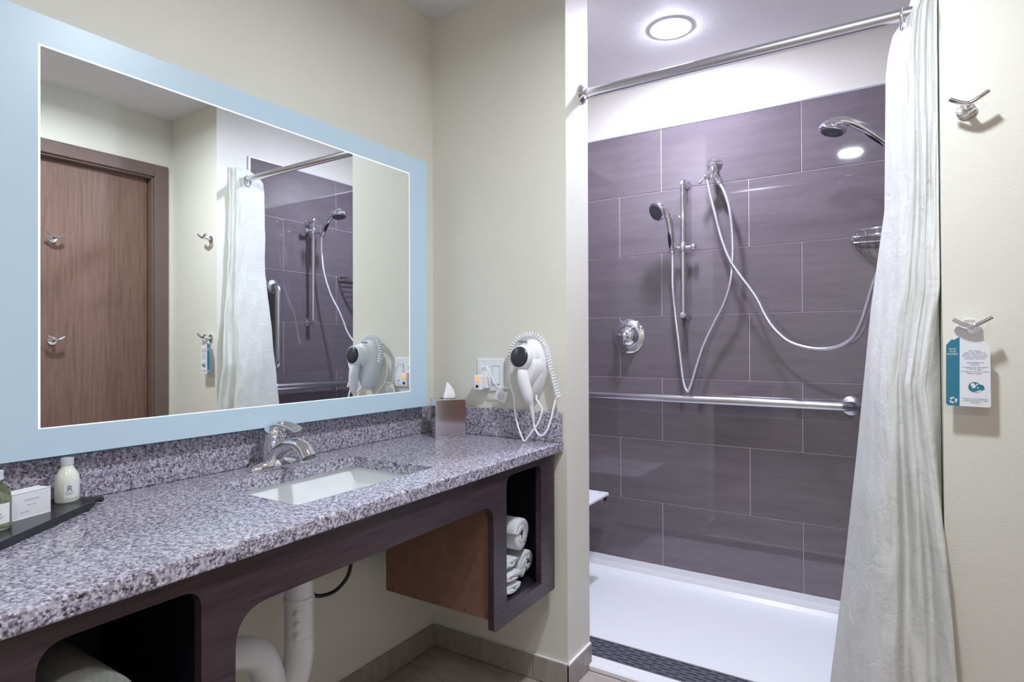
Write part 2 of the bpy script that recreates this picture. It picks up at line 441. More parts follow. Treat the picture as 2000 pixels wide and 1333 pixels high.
downlight('recessed_downlight', 'round fill light added on the ceiling behind the viewer, out of view', (1.65, -0.40, H), 0.066, LENS_FILL, 0.6)  # unseen downlight, added to fill the lower walls, vanity and curtain
la = bpy.data.lights.new('room_lamp', 'AREA'); la.shape = 'DISK'; la.size = 0.124; la.energy = MAIN_WATTS; la.color = MAIN_LIGHT[0]; la.spread = math.radians(MAIN_SPREAD)
lo = bpy.data.objects.new('room_lamp', la); COL.objects.link(lo); lo.location = (1.30, 1.077, H - 0.006)

# ------------------------------------------------------------------ vanity
VY0 = -0.62
ct = thing('granite_countertop', 'grey speckled granite vanity countertop with backsplash', 'countertop', (0.30, 0.9, 0.831))
outer = rounded([(0.0, VY0), (0.567, VY0), (0.567, YP), (0.0, YP)], 0.0)
hole = rounded([(0.140, 0.812), (0.140, 1.255), (0.457, 1.255), (0.457, 0.812)], 0.014, 4)
bm = plate(BM(), [outer, hole], lambda u, v: (u, v, 0.799), (0, 0, 0.032))
bmesh.ops.bevel(bm, geom=[e for e in bm.edges if abs(e.verts[0].co.x - 0.567) < 1e-4 and abs(e.verts[1].co.x - 0.567) < 1e-4 and abs(e.verts[0].co.y - e.verts[1].co.y) > 0.5], offset=0.004, segments=2, profile=0.5, affect='EDGES')
finish(bm, 'slab', GRANITE, ct)
finish(box(BM(), (0.0, VY0, 0.8315), (0.020, YP, 0.930), 0.002, 1), 'backsplash', GRANITE, ct)
finish(box(BM(), (0.0205, YP - 0.020, 0.8315), (0.565, YP, 0.932), 0.002, 1), 'side_splash', GRANITE, ct)

cab = thing('vanity_cabinet', 'dark espresso wood vanity front with open cubbies under the granite', 'cabinet', (0.30, 0.9, 0.345))
pan = rounded([(VY0, 0.799), (1.766, 0.799), (1.766, 0.345), (1.402, 0.345), (1.402, 0.708), (0.612, 0.708), (0.612, 0.300), (VY0, 0.300)],
              [0, 0, 0.004, 0.012, 0.055, 0.065, 0.012, 0])
h1 = rounded([(1.470, 0.775), (1.676, 0.775), (1.676, 0.391), (1.470, 0.391)], [0.030, 0.022, 0.003, 0.003])
h2 = rounded([(0.329, 0.769), (0.552, 0.769), (0.552, 0.360), (0.329, 0.360)], [0.040, 0.032, 0.003, 0.003])
bm = plate(BM(), [pan, h1, h2], lambda u, v: (0.530, u, v), (0.020, 0, 0))
finish(bm, 'front_panel', WOOD, cab)
def cubby(y0, y1, z0, side_mat_left):
    finish(box(BM(), (0.125, y0, z0), (0.530, y0 + 0.016, 0.799)), 'side_panel', side_mat_left, cab)
    finish(box(BM(), (0.125, y1 - 0.016, z0), (0.530, y1, 0.799)), 'side_panel', DARKIN, cab)
    finish(box(BM(), (0.125, y0 + 0.016, z0), (0.530, y1 - 0.016, z0 + 0.016)), 'shelf_floor', DARKIN, cab)
    finish(box(BM(), (0.125, y0 + 0.016, z0 + 0.016), (0.137, y1 - 0.016, 0.799)), 'back_panel', DARKIN, cab)
    finish(box(BM(), (0.137, y0 + 0.0162, z0 + 0.0165), (0.5295, y0 + 0.0175, 0.798)), 'inner_liner', DARKIN, cab)
cubby(1.412, 1.766, 0.372, MDF)
cubby(0.27, 0.598, 0.340, DARKIN)
for i, x in enumerate((0.155, 0.25, 0.345, 0.44, 0.520)):
    finish(lathe(BM(), (x, 1.412, 0.383), (0, -1, 0), [(0.0045, 0), (0.0045, 0.0012), (0.002, 0.0016), (0, 0.001)], 12), 'screw', DARKGREY, cab)
finish(box(BM(), (0.0, 1.52, 0.50), (0.125, 1.545, 0.799)), 'wall_cleat', PAINT, cab)

# sink
sk = thing('undermount_sink', 'white rectangular undermount basin set in the granite', 'sink', (0.30, 1.03, 0.65))
def rr(x0, x1, y0, y1, r, z, n=5):
    return [(p[0], p[1], z) for p in rounded([(x0, y0), (x1, y0), (x1, y1), (x0, y1)], r, n)]
inn = [(0.128, 0.469, 0.800, 1.267, 0.02, 0.7985), (0.134, 0.463, 0.806, 1.261, 0.022, 0.760), (0.142, 0.455, 0.815, 1.252, 0.03, 0.695), (0.160, 0.437, 0.84, 1.225, 0.05, 0.672), (0.27, 0.33, 0.99, 1.07, 0.03, 0.664)]
outr = [(0.105, 0.492, 0.778, 1.290, 0.03, 0.7985), (0.105, 0.492, 0.778, 1.290, 0.03, 0.788), (0.122, 0.475, 0.795, 1.272, 0.03, 0.786), (0.128, 0.468, 0.80, 1.266, 0.035, 0.69), (0.16, 0.44, 0.84, 1.23, 0.05, 0.655), (0.25, 0.35, 0.97, 1.09, 0.04, 0.650)]
bm = loft(BM(), [rr(*q) for q in reversed(outr)] + [rr(*q) for q in inn])
finish(bm, 'basin', PORCELAIN, sk, 50)
finish(lathe(BM(), (0.30, 1.03, 0.6642), (0, 0, 1), [(0.024, 0), (0.024, 0.003), (0.018, 0.004), (0.016, 0.001), (0, 0.001)]), 'drain_ring', CHROME, sk, 40)

# faucet
fx, fy, fz = 0.082, 1.03, 0.8312
fa = thing('sink_faucet', 'chrome single lever faucet behind the white basin', 'faucet', (fx, fy, fz))
rings = []
for z, sx, sy in ((0, 0.030, 0.078), (0.006, 0.031, 0.079), (0.014, 0.027, 0.072), (0.022, 0.020, 0.052)):
    rings.append([(fx + sx * math.copysign(abs(math.cos(2 * PI * k / 40)) ** 0.9, math.cos(2 * PI * k / 40)), fy + sy * math.sin(2 * PI * k / 40) * (1 - 0.0), fz + z + 0.010 * (1 - abs(math.sin(2 * PI * k / 40))) * (z > 0.01)) for k in range(40)])
finish(loft(BM(), rings), 'base_plate', CHROME, fa, 60)
body = smooth_path([(fx - 0.004, fy, fz + 0.012), (fx - 0.004, fy, fz + 0.045), (fx, fy, fz + 0.075), (fx + 0.004, fy, fz + 0.090)], 5)
nb = len(body)
bm = tube(BM(), body, [0.029 - 0.003 * math.sin(PI * i / (nb - 1)) for i in range(nb)], 24)
finish(bm, 'valve_body', CHROME, fa, 60)
sp = smooth_path([(fx + 0.004, fy, fz + 0.030), (fx + 0.040, fy, fz + 0.056), (fx + 0.085, fy, fz + 0.070), (fx + 0.120, fy, fz + 0.064), (fx + 0.142, fy, fz + 0.038)], 6)
ns = len(sp)
bm = tube(BM(), sp, [0.025 - 0.006 * min(1, i / (ns * 0.6)) + 0.003 * max(0, (i - ns * 0.6) / (ns * 0.4)) for i in range(ns)], 20, 0.85)
finish(bm, 'spout', CHROME, fa, 50)
finish(lathe(BM(), (fx + 0.1425, fy, fz + 0.038), (0.5, 0, -1), [(0.0185, -0.004), (0.0185, 0.002), (0.012, 0.003), (0, 0.002)]), 'aerator', DARKGREY, fa, 40)
bm = BM()
lathe(bm, (fx + 0.002, fy, fz + 0.086), (0.10, 0, 1), [(0.0275, 0), (0.0305, 0.006), (0.0275, 0.020), (0.018, 0.031), (0, 0.035)], 28)
lv = smooth_path([(fx - 0.010, fy, fz + 0.100), (fx + 0.018, fy, fz + 0.117), (fx + 0.055, fy, fz + 0.118), (fx + 0.092, fy, fz + 0.110)], 5)
nl = len(lv)
tube(bm, lv, [0.024 - 0.007 * i / nl for i in range(nl)], 18, 0.52)
finish(bm, 'lever', CHROME, fa, 50)

# mirror (a lit frosted border round the clear glass), leaning out a touch from the wall
mi = thing('lit_wall_mirror', 'large rectangular mirror with glowing pale blue frosted border', 'mirror', (0.058, 1.1, 1.39))
My0, My1, Mz0, Mz1 = 0.418, 1.690, 0.938, 1.834
Iy0, Iy1, Iz0, Iz1 = 0.509, 1.597, 0.998, 1.770
finish(box(BM(), (0.004, My0 + 0.03, Mz0 + 0.03), (0.052, My1 - 0.03, Mz1 - 0.03)), 'backing_box', WHITEPLASTIC, mi)
rect = lambda a, b, c, d: [(a, c), (b, c), (b, d), (a, d)]
finish(plate(BM(), [rect(My0, My1, Mz0, Mz1), rect(Iy0, Iy1, Iz0, Iz1)], lambda u, v: (0.053, u, v), (0.006, 0, 0)), 'frosted_border', FROST, mi)
finish(box(BM(), (0.053, Iy0 + 0.0003, Iz0 + 0.0003), (0.0586, Iy1 - 0.0003, Iz1 - 0.0003)), 'mirror_glass', MIRROR, mi)
e = 0.0028
finish(plate(BM(), [rect(Iy0 - e, Iy1 + e * 0.3, Iz0 - e * 0.6, Iz1 + e), rect(Iy0 + e * 0.4, Iy1 - e * 0.3, Iz0 + e * 0.2, Iz1 - e * 0.2)], lambda u, v: (0.0588, u, v), (0.0006, 0, 0)), 'bevel_line', BEVEL, mi)
mi.rotation_euler = (0, 0, -0.008)

# tissue box in the corner, turned towards the room
A, B = Vector((0.150, 1.632, 0)), Vector((0.219, 1.720, 0))
ex = (B - A).normalized(); ey = Vector((-ex.y, ex.x, 0))
wd = (B - A).length; hh = 0.137; dp = 0.092
cen = A + ex * wd / 2 + ey * dp / 2
tb = thing('tissue_box', 'chrome cube tissue box cover in the corner of the counter', 'tissue box', (cen.x, cen.y, 0.8312))
bm = BM()
obox(bm, (cen.x, cen.y, 0.8312 + hh / 2), ex, ey, (0, 0, 1), (wd, dp, hh), 0.003, 2)
finish(bm, 'cover', simple('polished_steel', (0.74, 0.72, 0.74), 0.12, 1.0), tb)
finish(lathe(BM(), (cen.x, cen.y, 0.8312 + hh - 0.001), (0, 0, 1), [(0.033, 0), (0.033, 0.002), (0.030, 0.002), (0.0, 0.0015)], 28, (1, 0.55)), 'slot', BLACKPLASTIC, tb, 40)
bm = BM(); zt = 0.8312 + hh
rg = []
for t, rad, off in ((0, 0.020, 0), (0.25, 0.020, 0.002), (0.5, 0.016, 0.003), (0.75, 0.010, 0.001), (1.0, 0.0015, -0.002)):
    rg.append([(cen.x + ex.x * (off + rad * math.cos(a) * (1 + 0.25 * math.cos(3 * a))) + ey.x * rad * 0.45 * math.sin(a), cen.y + ex.y * (off + rad * math.cos(a) * (1 + 0.25 * math.cos(3 * a))) + ey.y * rad * 0.45 * math.sin(a), zt - 0.004 + t * 0.062) for a in [2 * PI * k / 18 for k in range(18)]])
loft(bm, rg)
ti = finish(bm, 'tissue', TISSUE, None, 70, base=(cen.x, cen.y, zt))
tag(ti, 'white paper tissue pulled up out of the chrome tissue box', 'tissue')

# amenity tray with toiletries
td = Vector((0.61, -0.79, 0)).normalized(); tw = Vector((-td.y, td.x, 0)) * -1
tw = Vector((-0.79, -0.61, 0)).normalized()
T0 = Vector((0.096, 0.606, 0))
def tp(a, b, z): v = T0 + td * a + tw * b; return (v.x, v.y, z)
tr = thing('amenity_tray', 'black toiletry tray with curled ends on the left of the counter', 'tray', tp(0.17, 0.045, 0.8315))
prof = [(-0.004, 0.838), (0.000, 0.846), (0.010, 0.849), (0.022, 0.848), (0.05, 0.8435), (0.29, 0.8435), (0.318, 0.848), (0.33, 0.849), (0.34, 0.846), (0.344, 0.838),
        (0.336, 0.8365), (0.328, 0.842), (0.315, 0.841), (0.29, 0.832), (0.05, 0.832), (0.030, 0.838), (0.020, 0.842), (0.010, 0.841), (0.004, 0.836)]
bm = BM()
loft(bm, [[tp(a, b, z) for a, z in prof] for b in (0.0, 0.09)])
finish(bm, 'tray_body', BLACKPLASTIC, tr)
bm = BM()
for b in (-0.0025, 0.0895):
    loft(bm, [[tp(a, bb, z) for a, z in [(0.03, 0.8425), (0.05, 0.8325), (0.29, 0.8325), (0.31, 0.8425), (0.31, 0.8465), (0.03, 0.8465)]] for bb in (b, b + 0.003)])
finish(bm, 'side_lip', BLACKPLASTIC, tr)

def bottle(name, label, loc, rad, h, liquid, glass, capm, letter):
    x, y, z = loc
    t = thing(name, label, 'bottle', loc)
    up = (0, 0, 1)
    body = [(0, 0), (rad * 0.9, 0), (rad, 0.004), (rad, h * 0.48), (rad * 0.93, h * 0.60), (rad * 0.66, h * 0.73), (rad * 0.5, h * 0.79), (rad * 0.47, h * 0.85), (0, h * 0.85)]
    if glass:
        finish(lathe(BM(), loc, up, body, 32), 'glass_body', GLASS, t, 50)
        finish(lathe(BM(), loc, up, [(0, 0.003)] + [(max(r - 0.0015, 0), max(hh_, 0.003)) for r, hh_ in body[1:6]] + [(0, h * 0.66)], 32), 'liquid', liquid, t, 50)
    else:
        finish(lathe(BM(), loc, up, body, 32), 'bottle_body', liquid, t, 50)
    finish(lathe(BM(), (x, y, z + h * 0.845), up, [(0, 0), (rad * 0.54, 0), (rad * 0.54, h * 0.04), (rad * 0.50, h * 0.05), (rad * 0.54, h * 0.06), (rad * 0.54, h * 0.095), (rad * 0.50, h * 0.105), (rad * 0.54, h * 0.115), (rad * 0.53, h * 0.148), (0, h * 0.155)], 28), 'cap', capm, t, 30)
    # paper label wrapped on the side that faces the room
    a0 = math.atan2(-y - 0.0, 1.494 - x) + 0.35
    bm = BM(); rl = rad + 0.0004; n = 12; vs = []
    for k in range(n + 1):
        a = a0 - 0.62 + 1.24 * k / n
        vs.append((bm.verts.new((x + rl * math.cos(a), y + rl * math.sin(a), z + h * 0.12)), bm.verts.new((x + rl * math.cos(a), y + rl * math.sin(a), z + h * 0.46))))
    for q0, q1 in zip(vs, vs[1:]): bm.faces.new((q0[0], q1[0], q1[1], q0[1]))
    lb = finish(bm, 'paper_label', PAPER, t, 60)
    bm = BM()
    M = facing((x + (rl + 0.0007) * math.cos(a0 - 0.15), y + (rl + 0.0007) * math.sin(a0 - 0.15), z + h * 0.28), a0 - 0.15 + PI / 2)
    text_mesh(bm, letter, M, 0.016 if len(letter) == 1 else 0.006)
    for j, wdt in enumerate((0.018, 0.012)):
        box_m = BM(); box(box_m, (-wdt / 2, -0.0035 - j * 0.003, 0), (wdt / 2, -0.0030 - j * 0.003, 0.0001))
        me = bpy.data.meshes.new('line'); box_m.to_mesh(me); box_m.free(); me.transform(M); bm.from_mesh(me); bpy.data.meshes.remove(me)
    finish(bm, 'lettering', INK, lb)
    return t
TZ = 0.8437
bottle('lotion_bottle', 'small bottle of milky white lotion with letter R on its label', (0.066, 0.552, TZ), 0.0215, 0.090, LOTION, False, CAPMAT, 'R')
bottle('shampoo_bottle', 'clear bottle of pale green liquid at the left edge of the tray', (0.172, 0.401, TZ), 0.0245, 0.102, LIQUID, True, CAPMAT, 'R')
sd = Vector((-0.305, 0.952, 0)); sn = Vector((0.952, 0.305, 0))
sc = Vector((0.143, 0.437, 0)) + sd * 0.034 - sn * 0.014
sb = thing('soap_box', 'small white soap carton between the two bottles on the tray', 'box', (sc.x, sc.y, TZ))
finish(obox(BM(), (sc.x, sc.y, TZ + 0.024), sd, sn, (0, 0, 1), (0.068, 0.028, 0.048), 0.0012, 1), 'carton', PAPER, sb)
bm = BM(); fc = sc + sn * 0.01425
yaw = math.atan2(sn.y, sn.x) + PI / 2
text_mesh(bm, 'REFRESHING', facing((fc.x, fc.y, TZ + 0.031), yaw), 0.0050)
text_mesh(bm, 'bar soap', facing((fc.x, fc.y, TZ + 0.022), yaw), 0.0050)
p2 = fc - sd * 0.013
text_mesh(bm, 'NET WT', facing((p2.x, p2.y, TZ + 0.010), yaw), 0.0042)
finish(bm, 'lettering', INKLIGHT, sb)

# ------------------------------------------------------------------ towels in the cubbies
def roll(name, label, c, R, L, mat, group=None, turns=3.2, squash=1.0, cat='towel', seed=0, tilt=0.0):
    """rolled towel along x; its front end shows the spiral"""
    rnd = random.Random(seed); x1, cy, cz = c
    n = int(16 * turns); th = R / (turns + 0.35)
    line = []
    for k in range(n + 1):
        a = 2 * PI * turns * k / n + seed
        r = R * 0.12 + (R * 0.88 - th * 0.46) * (k / n)
        line.append((a, r))
    out = [(a, r + th * 0.46) for a, r in line]; inn_ = [(a, r - th * 0.40) for a, r in reversed(line)]
    sec = out + inn_
    rings = []
    for i, (t, g, sh) in enumerate(((0, 0.88, 0), (0.012, 0.97, 0), (0.04, 1, 0), (0.5, 1.0, 0), (0.94, 1, 0), (0.98, 0.985, 0), (1.0, 0.93, 0))):
        rg_ = []
        for j, (a, r) in enumerate(sec):
            mid = line[j][1] if j <= n else line[2 * n + 1 - j][1]
            rr_ = mid + (r - mid) * (g if g > 0.9 else 0.4)
            wob = 1 + 0.05 * math.sin(3 * a + seed)
            xx = x1 - L * (1 - t) + (0.012 * (1 - mid / R) * (t > 0.9) * math.sin(seed * 3 + 1) + 0.006 * math.sin(a * 1.3 + seed) * (t > 0.9))
            rg_.append((xx, cy + rr_ * wob * math.cos(a + tilt), cz + rr_ * wob * squash * math.sin(a + tilt)))
        rings.append(rg_)
    o = finish(loft(BM(), rings), name, mat, None, 60, base=(x1 - L / 2, cy, cz - R * squash))
    tag(o, label, cat, group)
    md = o.modifiers.new('soft', 'SUBSURF'); md.levels = 1; md.render_levels = 1
    return o
G1 = 'white towels stacked in the right cubby'
zf = 0.388
roll('rolled_towel', 'fat white rolled towel on top of the stack in the right cubby', (0.500, 1.648, zf + 0.158), 0.062, 0.32, TOWEL, G1, 2.3, 1.0, 'towel', 1)
roll('rolled_towel', 'white rolled towel just under the top roll, left side of the right cubby', (0.500, 1.572, zf + 0.091), 0.060, 0.32, TOWEL, G1, 2.2, 0.29, 'towel', 2)
roll('rolled_towel', 'upright white rolled towel at the right side of the towel stack in the cubby', (0.490, 1.694, zf + 0.0525), 0.050, 0.32, TOWEL, G1, 2.2, 1.0, 'towel', 3)
roll('rolled_towel', 'flattened white towel second from the cubby floor, left side of the stack', (0.508, 1.574, zf + 0.055), 0.062, 0.32, TOWEL, G1, 2.2, 0.27, 'towel', 4)
roll('rolled_towel', 'flattened white towel lying on the cubby floor, lowest of the stack', (0.512, 1.574, zf + 0.0185), 0.062, 0.32, TOWEL, G1, 2.2, 0.28, 'towel', 5)
roll('rolled_mat', 'dark grey felt roll lying in the left cubby of the vanity', (0.520, 0.398, 0.356 + 0.150), 0.130, 0.36, GREYTOWEL, None, 3.4, 1.0, 'towel', 7)
bpy.data.objects['rolled_mat'].scale = (1, 0.80, 1.30)

# ------------------------------------------------------------------ plumbing under the sink
pt = thing('drain_trap', 'white covered drain pipe and trap hanging below the sink', 'pipe', (0.20, 1.03, 0.30))
TX, TY = 0.205, 1.013
bm = BM()
tube(bm, [(TX + 0.0, TY, 0.648), (TX, TY, 0.46), (TX, TY, 0.41)], [0.036, 0.036, 0.036], 28)
finish(bm, 'tailpiece_cover', WHITEPLASTIC, pt, 50)
bm = tube(BM(), smooth_path([(TX, TY, 0.415), (TX, TY, 0.37), (TX + 0.004, TY - 0.016, 0.32), (TX + 0.010, TY - 0.055, 0.29), (TX + 0.018, TY - 0.095, 0.32), (TX + 0.024, TY - 0.110, 0.37), (TX + 0.022, TY - 0.135, 0.425), (TX + 0.010, TY - 0.185, 0.450), (TX - 0.02, TY - 0.26, 0.452), (TX - 0.10, TY - 0.33, 0.452), (0.0, TY - 0.36, 0.452)], 7),
          [0.037] * 71, 28)
finish(bm, 'trap_cover', WHITEPLASTIC, pt, 50)
finish(lathe(BM(), (TX, TY, 0.503), (0, 0, 1), [(0.036, 0), (0.0385, 0.002), (0.0385, 0.012), (0.036, 0.014)], 28), 'collar', WHITEPLASTIC, pt, 50)
dd = Vector((1.494 - TX, -TY, 0)).normalized()
dd = Vector((dd.x * math.cos(-0.12) - dd.y * math.sin(-0.12), dd.x * math.sin(-0.12) + dd.y * math.cos(-0.12), 0))
for z in (0.483, 0.455, 0.427):
    finish(lathe(BM(), (TX + dd.x * 0.0352, TY + dd.y * 0.0352, z), dd, [(0.0095, 0), (0.0088, 0.004), (0.006, 0.0075), (0, 0.0092)], 16), 'rivet_dot', WHITEPLASTIC, pt, 60)
hs = finish(tube(BM(), smooth_path([(0.12, 1.06, 0.66), (0.14, 1.07, 0.53), (0.15, 1.10, 0.478), (0.15, 1.135, 0.459), (0.15, 1.19, 0.459), (0.15, 1.235, 0.496), (0.14, 1.25, 0.58), (0.10, 1.25, 0.68)], 6), 0.0055, 12), 'supply_hose', BLACKPLASTIC, None, 60, base=(0.15, 1.16, 0.459))
tag(hs, 'thin black hose looping below the vanity front, right of the trap', 'hose')
sv = thing('stop_valve', 'small white shutoff valve on the wall behind the drain trap', 'valve', (0.0, 0.995, 0.50))
finish(lathe(BM(), (0, 0.995, 0.50), (1, 0, 0), [(0.036, 0), (0.034, 0.005), (0.014, 0.008), (0.014, 0.045), (0, 0.046)]), 'escutcheon', WHITEPLASTIC, sv, 40)
finish(tube(BM(), [(0.032, 0.995, 0.50), (0.032, 0.995, 0.66)], 0.006), 'riser', WHITEPLASTIC, sv, 60)

# ------------------------------------------------------------------ outlet, plug, hair dryer
YW = YP
pl_ = thing('wall_plate', 'white two-gang cover plate with outlet and rocker switch', 'outlet', (0.271, YW, 1.052))
finish(box(BM(), (0.213, YW - 0.006, 0.993), (0.330, YW, 1.111), 0.003, 2), 'cover_plate', WHITEPLASTIC, pl_)
oc = finish(box(BM(), (0.227, YW - 0.009, 1.018), (0.261, YW - 0.005, 1.086), 0.0015, 1), 'receptacle', WHITEPLASTIC, pl_)
bm = BM()
for z in (1.070, 1.035):
    box(bm, (0.236, YW - 0.0094, z - 0.004), (0.2375, YW - 0.0088, z + 0.004)); box(bm, (0.248, YW - 0.0094, z - 0.004), (0.2495, YW - 0.0088, z + 0.004))
finish(bm, 'slots', DARKGREY, oc)['kind'] = 'stuff'
bm = plate(BM(), [rect(0.2805, 0.3155, 1.017, 1.087), rect(0.284, 0.312, 1.020, 1.084)], lambda u, v: (u, YW - 0.0056, v), (0, -0.0025, 0))
finish(bm, 'switch_frame', simple('pale_grey_plastic', (0.66, 0.68, 0.72), 0.35), pl_)
bm = loft(BM(), [[(0.2845, YW - 0.005, 1.0205), (0.3115, YW - 0.005, 1.0205), (0.3115, YW - 0.005, 1.0835), (0.2845, YW - 0.005, 1.0835)],
                 [(0.2845, YW - 0.0115, 1.0205), (0.3115, YW - 0.0115, 1.0205), (0.3115, YW - 0.0065, 1.0835), (0.2845, YW - 0.0065, 1.0835)]])
finish(bm, 'rocker', WHITEPLASTIC, pl_)
for x in (0.244, 0.298):
    for z in (1.100, 1.004):
        finish(lathe(BM(), (x, YW - 0.006, z), (0, -1, 0), [(0.0028, 0), (0.0026, 0.0006), (0, 0.0009)], 10), 'screw', CAPMAT, pl_)
pg = thing('power_plug', 'white safety plug with lit orange lamp in the outlet', 'plug', (0.252, YW - 0.009, 1.028))
finish(box(BM(), (0.226, 1.756, 0.998), (0.258, YW - 0.0095, 1.052), 0.003, 2), 'plug_body', WHITEPLASTIC, pg)
finish(box(BM(), (0.258, 1.768, 1.004), (0.278, YW - 0.0095, 1.047), 0.003, 2), 'plug_side', WHITEPLASTIC, pg)
finish(box(BM(), (0.233, 1.7545, 1.030), (0.253, 1.757, 1.046), 0.001, 1), 'indicator_lamp', INDICATOR, pg)
finish(box(BM(), (0.235, 1.7545, 1.006), (0.247, 1.757, 1.016), 0.001, 1), 'reset_button', BLACKPLASTIC, pg)
cordpts = smooth_path([(0.252, 1.772, 1.048), (0.254, 1.768, 1.066), (0.263, 1.765, 1.077), (0.280, 1.762, 1.080), (0.292, 1.762, 1.062), (0.303, 1.765, 1.037), (0.312, 1.770, 1.019), (0.322, 1.776, 1.010), (0.345, 1.782, 1.006), (0.366, 1.782, 1.010), (0.376, 1.780, 1.000)], 6)
finish(tube(BM(), cordpts, 0.003, 10), 'cord', WHITEPLASTIC, pg, 60)
tg = thing('cord_tag', 'small white warning tag with round mark hanging from the plug cord', 'tag', (0.333, 1.776, 1.004))
tu = Vector((0.94, 0, -0.35)).normalized(); tv = Vector((0.35, 0, 0.94)).normalized(); tc = Vector((0.333, 1.774, 0.980))
finish(obox(BM(), tc, tu, (0, 1, 0), tv, (0.047, 0.0008, 0.040)), 'card', PAPER, tg)
bm = BM()
M = Matrix(((tu.x, tv.x, 0, tc.x), (0, 0, -1, tc.y - 0.0006), (tu.z, tv.z, 0, tc.z), (0, 0, 0, 1)))
def lathe_flat(bm, M, cx, cy, r0, r1, n=28, sy=1.0):
    a = [bm.verts.new(M @ Vector((cx + r0 * math.cos(2 * PI * k / n), cy + sy * r0 * math.sin(2 * PI * k / n), 0.0001))) for k in range(n)]
    b = [bm.verts.new(M @ Vector((cx + r1 * math.cos(2 * PI * k / n), cy + sy * r1 * math.sin(2 * PI * k / n), 0.0001))) for k in range(n)]
    for k in range(n): bm.faces.new((a[k], a[(k + 1) % n], b[(k + 1) % n], b[k]))
lathe_flat(bm, M, 0, -0.003, 0.0145, 0.0132, 28, 0.8)
text_mesh(bm, 'CC', M @ Matrix.Translation((0, -0.0075, 0.0001)), 0.013)
finish(bm, 'lettering', INK, tg)
finish(tube(BM(), smooth_path([(0.318, 1.7745, 1.006), (0.324, 1.770, 1.012), (0.331, 1.774, 1.000)], 4), 0.0008, 6), 'tie', WHITEPLASTIC, tg)

hd = thing('hair_dryer', 'white wall-mounted hair dryer with coiled cord and dark intake', 'hair dryer', (0.470, YW, 1.08))
def egg(cx, cz, w, ztop, zbot, n=40, pinch=0.62):
    out = []
    for k in range(n):
        a = 2 * PI * k / n; c, s = math.cos(a), math.sin(a)
        zz = cz + (ztop - cz) * s if s > 0 else cz + (cz - zbot) * s
        ww = w * (1 - (1 - pinch) * max(0, -s) ** 1.3)
        out.append((cx + ww * c, zz))
    return out
rg = []
for y, k in ((YW, 1.0), (YW - 0.018, 1.0), (YW - 0.036, 0.97), (YW - 0.050, 0.90), (YW - 0.060, 0.76), (YW - 0.065, 0.52), (YW - 0.066, 0.2)):
    rg.append([(px, y, pz) for px, pz in egg(0.462, 1.095, 0.057 * k, 1.095 + 0.088 * k, 1.095 - 0.122 * (0.15 + 0.85 * k))])
finish(loft(BM(), rg), 'wall_mount', WHITEPLASTIC, hd, 60)
# right hand cheek of the holder, the flange that cradles the handle
bm = BM()
cp = [(0.517, 1.092), (0.513, 1.072), (0.500, 1.048), (0.484, 1.024), (0.479, 1.036), (0.474, 1.052), (0.468, 1.066), (0.484, 1.092), (0.500, 1.122), (0.512, 1.112)]
loft(bm, [[(px, YW - 0.04, pz) for px, pz in cp], [(px - 0.004, YW - 0.086, pz - 0.002) for px, pz in cp], [(px * 0.8 + 0.494 * 0.2 - 0.004, YW - 0.092, pz * 0.8 + 1.072 * 0.2) for px, pz in cp]])
finish(bm, 'cradle', WHITEPLASTIC, hd, 50)
bd = Vector((0.02, 1, -0.10)).normalized(); bc = Vector((0.460, 1.690, 1.121))
finish(lathe(BM(), bc, bd, [(0.0355, 0), (0.0385, 0.003), (0.0405, 0.012), (0.042, 0.022), (0.0405, 0.024), (0.0405, 0.028), (0.0455, 0.030), (0.0465, 0.060), (0.047, 0.095), (0, 0.1)], 36), 'barrel', WHITEPLASTIC, hd, 40)
finish(lathe(BM(), bc, bd, [(0, -0.009), (0.017, -0.0082), (0.028, -0.005), (0.034, -0.001), (0.0355, 0.004), (0.0355, 0.006), (0, 0.006)], 36), 'intake_cap', simple('dark_intake_cap', (0.03, 0.03, 0.045), 0.25), hd, 40)
hp = smooth_path([(0.464, 1.715, 1.095), (0.464, 1.706, 1.070), (0.468, 1.705, 1.045), (0.476, 1.710, 1.010), (0.483, 1.717, 0.978), (0.486, 1.722, 0.964)], 5)
nh = len(hp)
finish(tube(BM(), hp, [0.0145 + 0.0055 * math.sin(PI * min(1, i / nh * 1.2)) - 0.007 * max(0, (i / nh - 0.7) / 0.3) for i in range(nh)], 20), 'handle', WHITEPLASTIC, hd, 60)
finish(tube(BM(), [(0.486, 1.722, 0.968), (0.487, 1.733, 0.925), (0.487, 1.738, 0.902)], [0.0078, 0.0062, 0.0045], 14), 'strain_relief', WHITEPLASTIC, hd, 50)
finish(obox(BM(), (0.445, 1.740, 1.172), (1, 0, 0), (0, 0.8, 0.6), (0, -0.6, 0.8), (0.034, 0.004, 0.010), 0.001, 1), 'name_strip', simple('grey_strip', (0.36, 0.36, 0.42), 0.4), hd)
for x, z in ((0.437, 1.079), (0.438, 1.071), (0.480, 1.079), (0.487, 1.115)):
    finish(lathe(BM(), (x, 1.716, z), (0, -1, 0), [(0.003, 0), (0.0028, 0.002), (0, 0.003)], 10), 'button', simple('grey_button', (0.3, 0.3, 0.36), 0.4), hd)
path = smooth_path([(0.384, 1.768, 1.093), (0.379, 1.768, 1.132), (0.388, 1.770, 1.164), (0.413, 1.775, 1.186), (0.448, 1.778, 1.196), (0.485, 1.778, 1.185), (0.509, 1.778, 1.157), (0.522, 1.778, 1.115), (0.536, 1.775, 1.072), (0.549, 1.772, 1.030), (0.566, 1.768, 0.985)], 30)
